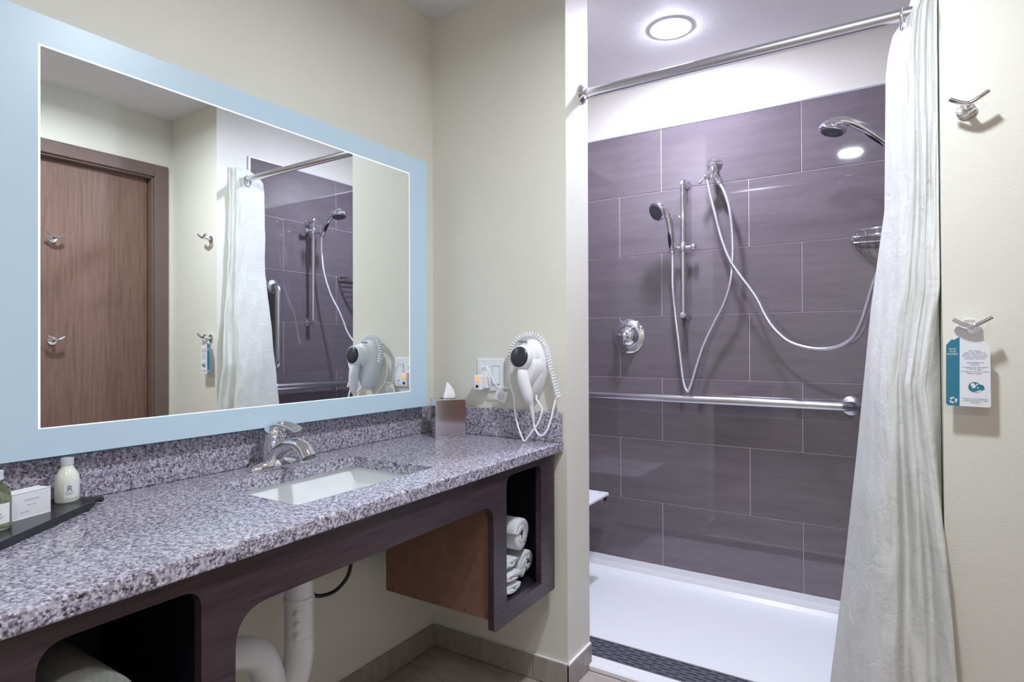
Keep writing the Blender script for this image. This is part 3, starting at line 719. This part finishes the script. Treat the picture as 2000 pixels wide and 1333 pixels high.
# resample by arc length, wind a helix round it
L = [0.0]
for a, b in zip(path, path[1:]): L.append(L[-1] + (b - a).length)
turns = L[-1] / 0.0105; hpts = []; steps = int(turns * 10); j = 0
for k in range(steps + 1):
    s = L[-1] * k / steps
    while j < len(L) - 2 and L[j + 1] < s: j += 1
    f_ = (s - L[j]) / max(1e-9, L[j + 1] - L[j]); P = path[j].lerp(path[j + 1], f_); T = (path[j + 1] - path[j]).normalized()
    a_ = T.cross(Vector((0, 1, 0))).normalized(); b_ = T.cross(a_)
    an = 2 * PI * turns * k / steps
    hpts.append(P + a_ * 0.0085 * math.cos(an) + b_ * 0.0085 * math.sin(an))
finish(tube(BM(), hpts, 0.0026, 6), 'coiled_cord', WHITEPLASTIC, hd, 80)
finish(tube(BM(), smooth_path([(0.487, 1.738, 0.904), (0.489, 1.738, 0.892), (0.495, 1.735, 0.878), (0.511, 1.730, 0.862), (0.527, 1.730, 0.860), (0.541, 1.735, 0.879), (0.549, 1.745, 0.912), (0.554, 1.755, 0.949), (0.556, 1.765, 0.974), (0.562, 1.768, 0.985)], 6), 0.0036, 10), 'cord', WHITEPLASTIC, hd, 60)
finish(tube(BM(), smooth_path([(0.482, 1.765, 0.988), (0.490, 1.755, 0.975), (0.502, 1.750, 0.962), (0.513, 1.750, 0.947), (0.512, 1.745, 0.924), (0.502, 1.737, 0.893), (0.479, 1.730, 0.862), (0.460, 1.725, 0.8365), (0.447, 1.725, 0.852), (0.423, 1.735, 0.897), (0.406, 1.750, 0.938), (0.393, 1.767, 0.972), (0.378, 1.779, 0.998), (0.364, 1.785, 1.035), (0.360, 1.785, 1.086), (0.371, 1.782, 1.114), (0.384, 1.768, 1.100)], 6), 0.0033, 10), 'cord', WHITEPLASTIC, hd, 60)

# ------------------------------------------------------------------ robe hooks
def hook_proto(loc):
    """hook on a wall facing -y, loc on the wall surface"""
    x, y, z = loc
    t = thing('robe_hook', '', 'hook', loc)
    finish(lathe(BM(), loc, (0, -1, 0), [(0.0205, 0), (0.0205, 0.004), (0.019, 0.0055), (0.0, 0.006)], 32), 'wall_plate', CHROME, t, 40)
    finish(tube(BM(), smooth_path([(x, y - 0.004, z + 0.001), (x, y - 0.025, z + 0.001), (x, y - 0.046, z + 0.004)], 4), [0.0085] * 4 + [0.008] * 5, 16, 0.8), 'stem', CHROME, t, 50)
    pts = smooth_path([(x - 0.036, y - 0.050, z + 0.020), (x - 0.018, y - 0.050, z + 0.009), (x, y - 0.049, z + 0.004), (x + 0.018, y - 0.050, z + 0.012), (x + 0.037, y - 0.050, z + 0.024)], 5)
    finish(tube(BM(), pts, 0.0075, 16, 0.72), 'crossbar', CHROME, t, 50)
    return t
def set_hook(o, loc, yaw, label):
    o.location = loc; o.rotation_euler = (0, 0, yaw); o['label'] = label; o['group'] = 'double robe hooks'
    return o
hk = hook_proto((1.661, YP, 1.722))
set_hook(hk, (1.661, YP, 1.722), 0, 'bare chrome double hook high on the wall right of the curtain')
set_hook(copy_tree(hk), (1.664, YP, 1.199), 0, 'chrome double hook on the right wall holding the hanging card')
set_hook(copy_tree(hk), (X1 + 0.045, 1.245, 1.690), -PI / 2, 'upper chrome double hook on the brown door seen in the mirror')
set_hook(copy_tree(hk), (X1 + 0.045, 1.245, 1.187), -PI / 2, 'lower chrome double hook on the brown door seen in the mirror')

# hanging card on the lower hook
yc = YP - 0.036
cx0, cx1 = 1.6155, 1.6985
cd = thing('hanging_card', 'white and teal hotel card about saving the planet hanging from hook', 'card', (1.668, yc, 1.10))
neck = [(1.6285, 1.1860), (1.6275, 1.1740), (cx0, 1.1580), (cx0 - 0.001, 1.0180), (cx0 + 0.003, 1.0135), (cx1 - 0.002, 1.0120), (cx1 + 0.001, 1.0160), (cx1, 1.1530), (1.6890, 1.1660), (1.6865, 1.1780), (1.6865, 1.1900), (1.683, 1.199), (1.676, 1.2085),
        (1.663, 1.2105), (1.650, 1.2085), (1.634, 1.200)]
hole = [(1.6585 + 0.0110 * math.cos(a), 1.1975 + 0.0095 * math.sin(a)) for a in [2 * PI * k / 20 for k in range(20)]]
hole = [(1.668 + 0.0125 * math.cos(a), 1.1965 + 0.0125 * math.sin(a)) for a in [2 * PI * k / 20 for k in range(20)]]
slit = None
finish(plate(BM(), [neck, hole], lambda u, v: (u, yc, v), (0, 0.0007, 0)), 'card_sheet', PAPER, cd)
tx1 = cx0 + 0.0262
finish(plate(BM(), [[(cx0 + 0.0001, 1.1579), (cx0 - 0.0009, 1.0181), (cx0 + 0.003, 1.0136), (tx1 - 0.001, 1.0132), (tx1, 1.1775), (1.6300, 1.1700), (1.6265, 1.1722)]], lambda u, v: (u, yc - 0.0004, v), (0, 0.0003, 0)), 'teal_band', TEAL, cd)
def word(bm, s, x, z, size, align='CENTER'):
    text_mesh(bm, s, facing((x, yc - 0.0006, z), 0), size, align)
bm = BM(); xb = (cx0 + tx1) / 2 - 0.0005
for i, s_ in enumerate(('SAVE', 'OUR', 'PLANET')): word(bm, s_, xb, 1.1465 - i * 0.0062, 0.0062)
finish(bm, 'white_lettering', PAPER, cd)
bm = BM(); xw = (tx1 + cx1) / 2
lines = [('Dear Guest,', 1.1430), ('Every day millions of', 1.1385), ('gallons of water are used', 1.1340), ('to wash towels that have', 1.1295), ('only been used once.', 1.1250),
         ('YOU MAKE THE', 1.1150), ('CHOICE:', 1.1105), ('A towel on the rack means', 1.1045), ('"I will use again."', 1.1002), ('A towel on the floor means', 1.0942), ('"Please replace."', 1.0899),
         ('Thank you for helping us', 1.0300), ('conserve the Earth\'s vital', 1.0257), ('resources.', 1.0214)]
for s_, z in lines: word(bm, s_, xw, z, 0.0046)
finish(bm, 'lettering', simple('slate_ink', (0.22, 0.25, 0.36), 0.6), cd)
def flat_poly(bm, pts, cx, cz, s, off):
    vs = [bm.verts.new((cx + p[0] * s, yc - off, cz + p[1] * s)) for p in pts]
    bm.faces.new(vs)
gx, gz = xw - 0.001, 1.0590
bm = BM()
flat_poly(bm, circle2(0, 0, 1, 32), gx, gz, 0.0118, 0.0006)
flat_poly(bm, [(0.55, 0.15), (0.95, 0.55), (1.45, 0.30), (1.62, -0.30), (1.25, -0.62), (0.70, -0.55)], gx, gz, 0.0118, 0.0007)
finish(bm, 'globe_mark', TEAL, cd)
bm = BM()
for pts in ([(-0.55, 0.70), (-0.15, 0.80), (0.05, 0.45), (0.30, 0.20), (0.05, -0.15), (-0.30, -0.25), (-0.42, 0.10), (-0.62, 0.30)], [(0.15, 0.60), (0.45, 0.72), (0.62, 0.45), (0.35, 0.35)],
            [(0.05, -0.95), (0.50, -0.80), (0.85, -0.52), (0.95, -0.70), (0.60, -1.02), (0.1, -1.1)], [(0.45, 0.05), (0.60, -0.05), (0.62, -0.35), (0.45, -0.30)]):
    flat_poly(bm, pts, gx, gz, 0.0118, 0.0009)
finish(bm, 'globe_land', PAPER, cd)
bm = BM()
for k in range(3):                               # three chasing arrows
    a0 = PI / 2 + k * 2 * PI / 3
    def q(r, a): return (r * math.cos(a), r * math.sin(a))
    arc = [a0 - 0.35 + t * 1.15 / 6 for t in range(7)]
    pts = [q(1.0, a) for a in arc] + [q(1.22, arc[-1]), q(0.78, arc[-1] + 0.55), q(0.34, arc[-1])] + [q(0.56, a) for a in reversed(arc)]
    flat_poly(bm, pts, xb + 0.0005, 1.0265, 0.0075, 0.0006)
finish(bm, 'recycling_mark', PAPER, cd)

# ------------------------------------------------------------------ shower base
sp_ = thing('roll_in_shower_tray', 'white roll-in shower floor pan with low threshold and dark drain strip', 'shower tray', (0.9, 2.35, 0.0))
pr_ = [(1.948, 0.0), (1.948, 0.014), (1.954, 0.019), (2.008, 0.022), (2.010, 0.006), (2.138, 0.006), (2.140, 0.022), (2.745, 0.026), (2.775, 0.030), (2.795, 0.044), (2.804, 0.070), (2.8045, 0.0955), (2.812, 0.0955), (2.812, 0.0)]
bm = BM()
loft(bm, [[(x, y, z) for y, z in [(1.948, 0.0), (1.948, 0.014), (1.954, 0.019), (1.983, 0.0208), (1.983, 0.0)]] for x in (0.586, 1.600)])
pr2 = [(1.9832, 0.0), (1.9832, 0.0209), (2.008, 0.022), (2.010, 0.006), (2.138, 0.006), (2.140, 0.022)] + pr_[7:]
for (ya, za), (yb2, zb) in zip(pr2[1:-1], pr2[2:-1]):
    loft(bm, [[(x, ya, 0.0), (x, ya, za), (x, yb2, zb), (x, yb2, 0.0)] for x in (0.011, 1.600)])
loft(bm, [[(x, y, 0.02), (x + s_ * 0.004, y, 0.0955), (x + s_ * 0.010, y, 0.07), (x + s_ * 0.045, y, 0.025)] for s_, x in ((-1, 1.600),) for y in (1.99, 2.80)])
finish(bm, 'shower_floor', ACRYLIC, sp_, 35)
gr = finish(box(BM(), (0.60 - 0.58, 2.0115, 0.008), (1.598, 2.1365, 0.0215), 0.001, 1), 'drain_cover', simple('dark_drain_metal', (0.19, 0.195, 0.235), 0.36, 0.5), sp_)
bm = BM(); rnd = random.Random(3)
for r in range(7):
    yy = 2.022 + r * 0.0172; x = 0.03 + (r % 2) * 0.03
    while x < 1.57:
        box(bm, (x, yy - 0.0022, 0.0205), (x + 0.042, yy + 0.0022, 0.0222)); x += 0.060
finish(bm, 'drain_ridges', simple('black_drain_ridge', (0.02, 0.02, 0.03), 0.4), gr)['kind'] = 'stuff'
bm = BM()
for r in range(3):
    yy = 2.0306 + r * 0.0344; x = 0.05 + (r % 2) * 0.03
    while x < 1.57:
        lathe(bm, (x, yy, 0.0214), (0, 0, 1), [(0.0024, 0), (0.002, 0.001), (0, 0.0012)], 6); x += 0.060
finish(bm, 'drain_studs', STEEL_SOFT, gr)['kind'] = 'stuff'

# ------------------------------------------------------------------ shower fittings
def grab_bar(name, label, p0, p1, wall_dir, off=0.045, r=0.0202):
    """straight bar between p0 and p1 (bar axis), ends bend back along wall_dir to round flanges"""
    p0, p1, wd_ = Vector(p0), Vector(p1), Vector(wall_dir)
    u = (p1 - p0).normalized(); rr_ = 0.034
    t = thing(name, label, 'grab bar', (p0 + p1) / 2 + wd_ * off)
    def corner(p, s): return [p + u * s * rr_ * 1.0, p + u * s * rr_ * 0.55 + wd_ * rr_ * 0.06 - u * s * 0.0, p + u * s * rr_ * 0.25 + wd_ * rr_ * 0.28, p + u * s * rr_ * 0.06 + wd_ * rr_ * 0.6, p + wd_ * rr_, p + wd_ * off]
    path = list(reversed(corner(p0, 1))) + corner(p1, -1)
    finish(tube(BM(), path, r, 20), 'bar', STEEL, t, 60)
    for p in (p0, p1):
        finish(lathe(BM(), p + wd_ * off, -wd_, [(0.039, 0), (0.039, 0.003), (0.036, 0.006), (0.024, 0.010), (0.0205, 0.012), (0, 0.012)], 36), 'flange', STEEL_SOFT, t, 40)
    return t
G2 = 'steel grab bars'
grab_bar('grab_bar', 'long horizontal steel grab bar across the back tile wall of the shower', (0.12, 2.770, 0.905), (1.372, 2.770, 0.905), (0, 1, 0), 0.040)['group'] = G2
grab_bar('grab_bar', 'vertical steel grab bar beside the curtain, seen in the mirror', (1.552, 2.128, 1.495), (1.552, 2.128, 1.045), (1, 0, 0), 0.048)['group'] = G2
grab_bar('grab_bar', 'horizontal steel grab bar seen low in the mirror behind the hair dryer', (1.552, 2.085, 0.925), (1.552, 2.765, 0.922), (1, 0, 0), 0.048)['group'] = G2

# pressure valve
vx, vz = 0.412, 1.200
va = thing('shower_valve', 'round chrome shower mixer valve with lever on the back tile wall', 'valve', (vx, 2.810, vz))
finish(lathe(BM(), (vx, 2.810, vz), (0, -1, 0), [(0.085, 0), (0.085, 0.003), (0.080, 0.007), (0.066, 0.010), (0.062, 0.012), (0, 0.012)], 48), 'escutcheon', CHROME, va, 40)
finish(lathe(BM(), (vx, 2.799, vz), (0, -1, 0), [(0.056, 0), (0.055, 0.012), (0.046, 0.028), (0.028, 0.040), (0.0, 0.045)], 40), 'dome', CHROME, va, 60)
bm = BM()
lathe(bm, (vx, 2.757, vz), (0, -1, 0), [(0.021, 0), (0.021, 0.012), (0.014, 0.020), (0, 0.022)], 24)
for a in (0.25, PI - 0.25, -PI / 2):
    tube(bm, smooth_path([(vx, 2.748, vz), (vx + 0.022 * math.cos(a), 2.744, vz + 0.022 * math.sin(a)), (vx + 0.044 * math.cos(a), 2.749, vz + 0.044 * math.sin(a))], 4), [0.009 - 0.0035 * k / 8 for k in range(9)], 12)
finish(bm, 'lever', CHROME, va, 50)

def hand_shower(name, label, face, face_dir, head_back, handle):
    """head disc + grip following the handle path (head first)"""
    t = thing(name, label, 'shower head', handle[-1])
    fd = Vector(face_dir).normalized()
    finish(lathe(BM(), face, -fd, [(0.040, 0.0), (0.045, 0.004), (0.046, 0.010), (0.043, 0.020), (0.034, 0.031), (0.020, 0.039), (0, 0.042)], 32), 'head_shell', CHROME, t, 50)
    finish(lathe(BM(), Vector(face) + fd * 0.0, fd, [(0.0355, -0.004), (0.0360, 0.0015), (0.032, 0.003), (0.028, 0.0022), (0.018, 0.0035), (0, 0.004)], 32), 'spray_face', simple('grey_spray_plate', (0.11, 0.115, 0.14), 0.35), t, 30)
    bm = BM()
    for rr_, n in ((0.031, 22), (0.023, 16), (0.014, 9)):
        _, a_, b_ = frame_of(fd)
        for k in range(n):
            c = Vector(face) + fd * 0.0028 + (a_ * math.cos(2 * PI * k / n) + b_ * math.sin(2 * PI * k / n)) * rr_
            lathe(bm, c, fd, [(0.0015, 0), (0.001, 0.0018), (0, 0.002)], 6)
    finish(bm, 'nozzles', BLACKPLASTIC, t)['kind'] = 'stuff'
    hp = smooth_path(handle, 6); n = len(hp)
    rad = [0.017 - 0.002 * math.sin(PI * i / n) - 0.004 * max(0, (i / n - 0.75) / 0.25) for i in range(n)]
    h_ = finish(tube(BM(), hp, rad, 18), 'handle', CHROME, t, 60)
    # dark grip pad let into the underside of the handle
    i0, i1 = int(n * 0.42), int(n * 0.86)
    sub = [hp[i] + fd * 0.0075 for i in range(i0, i1)]
    finish(tube(BM(), sub, [0.0105 * math.sin(PI * (0.12 + 0.76 * k / max(1, len(sub) - 1))) ** 0.6 for k in range(len(sub))], 12), 'grip_pad', BLACKPLASTIC, h_, 60)
    return t
def slide_bar(name, label, base, top, bot, out, knob_z, arm):
    """riser rail: base (x,y) of the rail, wall lies along `out` from it; arm = sideways unit vector to the hand shower"""
    x, y = base; o = Vector((out[0], out[1], 0)); ar = Vector(arm); d = 0.053
    t = thing(name, label, 'shower rail', (x + o.x * d, y + o.y * d, (top + bot) / 2))
    finish(tube(BM(), [(x, y, bot - 0.012), (x, y, top + 0.008)], 0.0105, 18), 'rail', CHROME, t, 60)
    for z in (top, bot):
        c = Vector((x, y, z))
        bm = lathe(BM(), c + o * d, -o, [(0.024, 0), (0.024, 0.004), (0.015, 0.012), (0.012, 0.035), (0.0155, 0.05), (0.0165, 0.058), (0.013, 0.066), (0, 0.069)], 24)
        finish(bm, 'bracket', CHROME, t, 50)
    c = Vector((x, y, knob_z))
    bm = lathe(BM(), (x, y, knob_z - 0.022), (0, 0, 1), [(0.014, 0), (0.0165, 0.004), (0.0165, 0.040), (0.014, 0.044)], 20)
    tube(bm, [c - ar * 0.046, c, c + ar * 0.040], [0.009, 0.011, 0.010], 14)
    lathe(bm, c - ar * 0.038, -ar, [(0.010, 0), (0.0145, 0.004), (0.0135, 0.018), (0.009, 0.022), (0, 0.022)], 18)
    h = c + ar * 0.044 - o * 0.022
    lathe(bm, h - Vector((0, 0, 0.018)), Vector((0, 0, 1)) , [(0.013, 0), (0.0145, 0.002), (0.0165, 0.034), (0.0145, 0.036)], 18)
    finish(bm, 'slider', CHROME, t, 50)
    return t
slide_bar('slide_rail', 'chrome slide rail on the back tile wall left of the diverter', (0.700, 2.757), 1.910, 1.295, (0, 1, 0), 1.608, (-1, 0, 0))
slide_bar('slide_rail', 'chrome slide rail on the side tile wall, seen in the mirror', (1.548, 2.365), 1.905, 1.298, (1, 0, 0), 1.842, (0, 1, 0))
hand_shower('hand_shower', 'chrome hand shower parked on the back wall slide rail', (0.606, 2.650, 1.763), (-0.46, -0.78, -0.42), None,
            [(0.622, 2.680, 1.778), (0.646, 2.694, 1.752), (0.655, 2.708, 1.700), (0.656, 2.718, 1.655), (0.656, 2.734, 1.605), (0.657, 2.735, 1.580)])
hand_shower('hand_shower', 'chrome hand shower pointing out from behind the curtain', (1.336, 2.378, 1.906), (-0.22, -0.12, -0.97), None,
            [(1.330, 2.378, 1.940), (1.375, 2.382, 1.939), (1.420, 2.387, 1.915), (1.465, 2.395, 1.878), (1.505, 2.404, 1.840), (1.521, 2.408, 1.815)])
def hose(label, pts):
    o = finish(tube(BM(), smooth_path(pts, 7), 0.0068, 12), 'shower_hose', HOSE, None, 60, base=pts[0])
    tag(o, label, 'hose', 'ribbed silver shower hoses')
HOSE = simple('silver_hose', (0.74, 0.74, 0.79), 0.30, 0.85)
def ribbed():
    nt = HOSE.node_tree; b = nt.nodes['Principled BSDF']
    v = coords(nt)
    wv = N(nt, 'ShaderNodeTexWave', Scale=90.0); wv.bands_direction = 'Z'
    nt.links.new(v, wv.inputs['Vector'])
    bp = N(nt, 'ShaderNodeBump', Strength=0.35, Distance=0.001); nt.links.new(wv.outputs['Fac'], bp.inputs['Height'])
    nt.links.new(bp.outputs['Normal'], b.inputs['Normal'])
ribbed()
hose('silver hose hanging in a V from the left hand shower up to the diverter', [(0.657, 2.735, 1.580), (0.657, 2.735, 1.52), (0.657, 2.735, 1.426), (0.664, 2.745, 1.309), (0.678, 2.745, 1.190), (0.691, 2.745, 1.071), (0.703, 2.742, 0.985), (0.720, 2.740, 0.944), (0.735, 2.742, 0.968), (0.761, 2.750, 1.061), (0.791, 2.755, 1.154), (0.837, 2.755, 1.253), (0.884, 2.748, 1.343), (0.913, 2.740, 1.437), (0.924, 2.735, 1.548), (0.923, 2.730, 1.66), (0.911, 2.730, 1.763), (0.888, 2.735, 1.839), (0.868, 2.740, 1.876)])
hose('silver hose sagging from the diverter to the hand shower behind the curtain', [(0.817, 2.722, 1.905), (0.832, 2.720, 1.828), (0.854, 2.720, 1.734), (0.879, 2.720, 1.629), (0.911, 2.721, 1.537), (0.954, 2.718, 1.464), (0.996, 2.715, 1.403), (1.030, 2.710, 1.348), (1.060, 2.700, 1.284), (1.099, 2.680, 1.224), (1.157, 2.650, 1.171), (1.225, 2.620, 1.146), (1.291, 2.590, 1.140), (1.345, 2.560, 1.152), (1.388, 2.535, 1.183), (1.417, 2.512, 1.238), (1.436, 2.498, 1.302), (1.455, 2.478, 1.370), (1.490, 2.445, 1.47), (1.515, 2.418, 1.60), (1.524, 2.410, 1.72), (1.522, 2.408, 1.812)])
# diverter
dv = thing('shower_diverter', 'chrome two-way diverter on the back tile wall with two hoses', 'diverter', (0.831, 2.810, 1.984))
finish(lathe(BM(), (0.831, 2.810, 1.984), (0, -1, 0), [(0.036, 0), (0.035, 0.004), (0.022, 0.012), (0.014, 0.018), (0.014, 0.03), (0, 0.03)], 32), 'flange', CHROME, dv, 50)
finish(tube(BM(), smooth_path([(0.831, 2.79, 1.984), (0.833, 2.765, 1.980), (0.838, 2.745, 1.955), (0.842, 2.735, 1.925), (0.842, 2.732, 1.900)], 5), [0.013] * 8 + [0.017] * 13, 18), 'body', CHROME, dv, 60)
bm = BM()
tube(bm, [(0.840, 2.733, 1.930), (0.822, 2.727, 1.912), (0.817, 2.722, 1.896)], [0.013, 0.013, 0.0105], 16)
tube(bm, [(0.842, 2.735, 1.925), (0.860, 2.739, 1.893), (0.868, 2.740, 1.872)], [0.013, 0.0125, 0.0105], 16)
finish(bm, 'outlets', CHROME, dv, 50)
bm = BM()
tube(bm, smooth_path([(0.836, 2.735, 1.922), (0.812, 2.722, 1.915), (0.795, 2.716, 1.895), (0.783, 2.714, 1.880)], 4), [0.008] * 9 + [0.0095, 0.011, 0.012, 0.012], 12, 0.6)
finish(bm, 'lever', CHROME, dv, 50)

# wire soap basket in the right back corner
wb = thing('wire_basket', 'chrome wire corner basket half hidden behind the curtain', 'basket', (1.59, 2.80, 1.56))
def quarter(z, r0=1.0):
    P = []
    for k in range(13):
        t = k / 12; a = t * PI / 2
        P.append((1.590 - 0.215 * r0 * math.cos(a) ** 0.8, 2.800 - 0.205 * r0 * math.sin(a) ** 0.8, z))
    return P
for z, r0 in ((1.595, 1.0), (1.572, 0.98)):
    q_ = quarter(z, r0); finish(tube(BM(), q_ + [(1.590, 2.800, z), q_[0]], 0.0042, 8), 'rim_wire', CHROME, wb, 60)
qa = quarter(1.595); qb = quarter(1.572, 0.98)
for k in range(0, 13, 2): finish(tube(BM(), [qa[k], qb[k]], 0.003, 6), 'upright_wire', CHROME, wb, 60)
for k in range(1, 8):
    t = k / 8; x = 1.590 - 0.21 * t
    yy = 2.800 - 0.2 * max(0.0, 1 - t ** 2.5) ** 0.5
    finish(tube(BM(), [(x, 2.80, 1.572), (x, yy, 1.572)], 0.0027, 6), 'floor_wire', CHROME, wb, 60)

# folding seat on the left shower wall
ss = thing('folding_shower_seat', 'white folding seat peeking past the wall on the left of the shower', 'shower seat', (0.012, 2.40, 0.46))
seat = rounded([(0.030, 2.185), (0.387, 2.185), (0.387, 2.626), (0.030, 2.626)], [0.005, 0.02, 0.02, 0.005])
slots = []
for x in (0.11, 0.20, 0.29): slots.append(rounded([(x - 0.007, 2.25), (x + 0.007, 2.25), (x + 0.007, 2.56), (x - 0.007, 2.56)], 0.006, 3))
for y in (2.215, 2.600):
    slots.append(circle2(0.345, y, 0.0075, 12))
finish(plate(BM(), [seat] + slots, lambda u, v: (u, v, 0.452), (0, 0, 0.009)), 'seat_panel', simple('white_phenolic', (0.82, 0.82, 0.86), 0.35), ss)
bm = BM()
for y in (2.215, 2.596):
    box(bm, (0.030, y - 0.012, 0.427), (0.372, y + 0.012, 0.4515), 0.002, 1)
box(bm, (0.030, 2.215, 0.427), (0.055, 2.596, 0.4515), 0.002, 1)
finish(bm, 'seat_frame', STEEL_SOFT, ss)
for y in (2.215, 2.596):
    finish(box(BM(), (0.372, y - 0.0125, 0.4265), (0.380, y + 0.0125, 0.4520), 0.002, 1), 'end_cap', BLACKPLASTIC, ss)
    finish(tube(BM(), [(0.30, y, 0.43), (0.025, y, 0.16)], 0.011, 12), 'brace', STEEL_SOFT, ss, 50)
finish(box(BM(), (0.0105, 2.19, 0.10), (0.028, 2.62, 0.50), 0.003, 1), 'wall_bracket', STEEL_SOFT, ss)

# ------------------------------------------------------------------ curtain rod and curtain
RY, RZ = 1.927, 2.052
rd = thing('curtain_rod', 'straight steel curtain rod spanning the shower opening', 'curtain rod', (1.09, RY, RZ))
finish(tube(BM(), [(0.588, RY, RZ), (1.608, RY, RZ)], 0.0158, 20), 'rod', STEEL, rd, 60)
for x, d in ((0.580, 1), (1.612, -1)):
    finish(lathe(BM(), (x, RY, RZ), (d, 0, 0), [(0.0, 0.0), (0.033, 0.0), (0.033, 0.003), (0.028, 0.008), (0.020, 0.014), (0.0185, 0.024), (0.0, 0.024)], 28), 'flange', CHROME, rd, 40)
def lerp_tab(tab, z):
    if z >= tab[0][0]: return tab[0][1]
    for (z0, v0), (z1, v1) in zip(tab, tab[1:]):
        if z >= z1: return v0 + (v1 - v0) * (z0 - z) / (z0 - z1)
    return tab[-1][1]
XL = [(2.13, 1.548), (2.078, 1.541), (2.035, 1.514), (1.98, 1.503), (1.92, 1.497), (1.54, 1.492), (1.263, 1.457), (0.833, 1.418), (0.422, 1.377), (0.19, 1.351), (0.05, 1.335)]
XR = [(2.13, 1.6085), (1.30, 1.6085), (1.15, 1.588), (1.06, 1.576), (0.87, 1.594), (0.625, 1.617), (0.34, 1.634), (0.05, 1.650)]
YC = [(2.13, 1.938), (1.5, 1.930), (0.9, 1.917), (0.05, 1.890)]
YA = [(2.13, 0.066), (1.9, 0.068), (1.5, 0.080), (0.9, 0.112), (0.05, 0.145)]
fold = [(0.0, 0.10), (0.06, 0.0), (0.15, -0.03), (0.26, 0.02), (0.33, 0.12), (0.40, 0.10), (0.47, -0.08), (0.545, -0.10), (0.60, 0.10), (0.645, 0.14), (0.70, -0.06), (0.76, -0.10), (0.81, 0.08), (0.85, 0.12), (0.90, -0.06), (0.95, -0.12), (1.0, -0.05)]
def lean(u):
    for (u0, v0), (u1, v1) in zip([(0, 1.0), (0.22, 0.1), (0.36, -0.55)], [(0.22, 0.1), (0.36, -0.55), (1.0, -0.95)]):
        if u <= u1: return v0 + (v1 - v0) * (u - u0) / (u1 - u0)
ctrl = [(a, lean(a) + 0.72 * b * min(1, 0.4 + a)) for a, b in fold] + [(1.03, -0.80), (1.06, -0.45), (1.08, -0.1), (1.10, 0.3)]
cp = smooth_path([(a, b, 0) for a, b in ctrl], 9)
bm = BM(); zs = [2.115 - k * (2.115 - 0.06) / 130 for k in range(131)]; grid = []
for z in zs:
    xl, xr, yc_, ya = (lerp_tab(t_, z) for t_ in (XL, XR, YC, YA)); row = []
    for i, q_ in enumerate(cp):
        u = q_.x; wob = 0.010 * math.sin(3.1 * z + 9 * u) * (0.3 + 1.2 * max(0, 2.0 - z) / 2)
        x = xl + (xr - xl) * u if u <= 1 else xr + (1.6092 - xr) * min(1, (u - 1) / 0.05); y = yc_ + ya * q_.y + wob
        nz = mnoise.noise(Vector((u * 9, z * 5, 3.3))) * 0.010 + mnoise.noise(Vector((u * 22, z * 13, 1.7))) * 0.0035
        y += nz; x += 0.25 * nz * (0.1 < u < 0.9)
        if y > YP - 0.012: x = min(x, 1.6092)
        top = 2.115 - 0.055 * max(0.0, q_.y) * max(0, 1 - u * 2.2)
        row.append(bm.verts.new((x, y, min(z, top))))
    grid.append(row)
for r0, r1 in zip(grid, grid[1:]):
    for i in range(len(r0) - 1): bm.faces.new((r0[i], r0[i + 1], r1[i + 1], r1[i]))
cu = thing('shower_curtain', 'white fabric shower curtain gathered at the right end of the rod', 'curtain', (1.55, RY, RZ))
o = finish(bm, 'curtain_sheet', CURTAIN, cu, 180)
md = o.modifiers.new('cloth_thickness', 'SOLIDIFY'); md.thickness = 0.0012; md.offset = 0
bm = BM()
for k in range(20):
    pass
ringp = [(1.533, RY + 0.0205 * math.cos(a), RZ - 0.010 + 0.028 * math.sin(a)) for a in [2 * PI * k / 24 for k in range(25)]]
finish(tube(BM(), ringp, 0.0035, 8), 'ring_clip', CHROME, cu, 60)
bm.free()
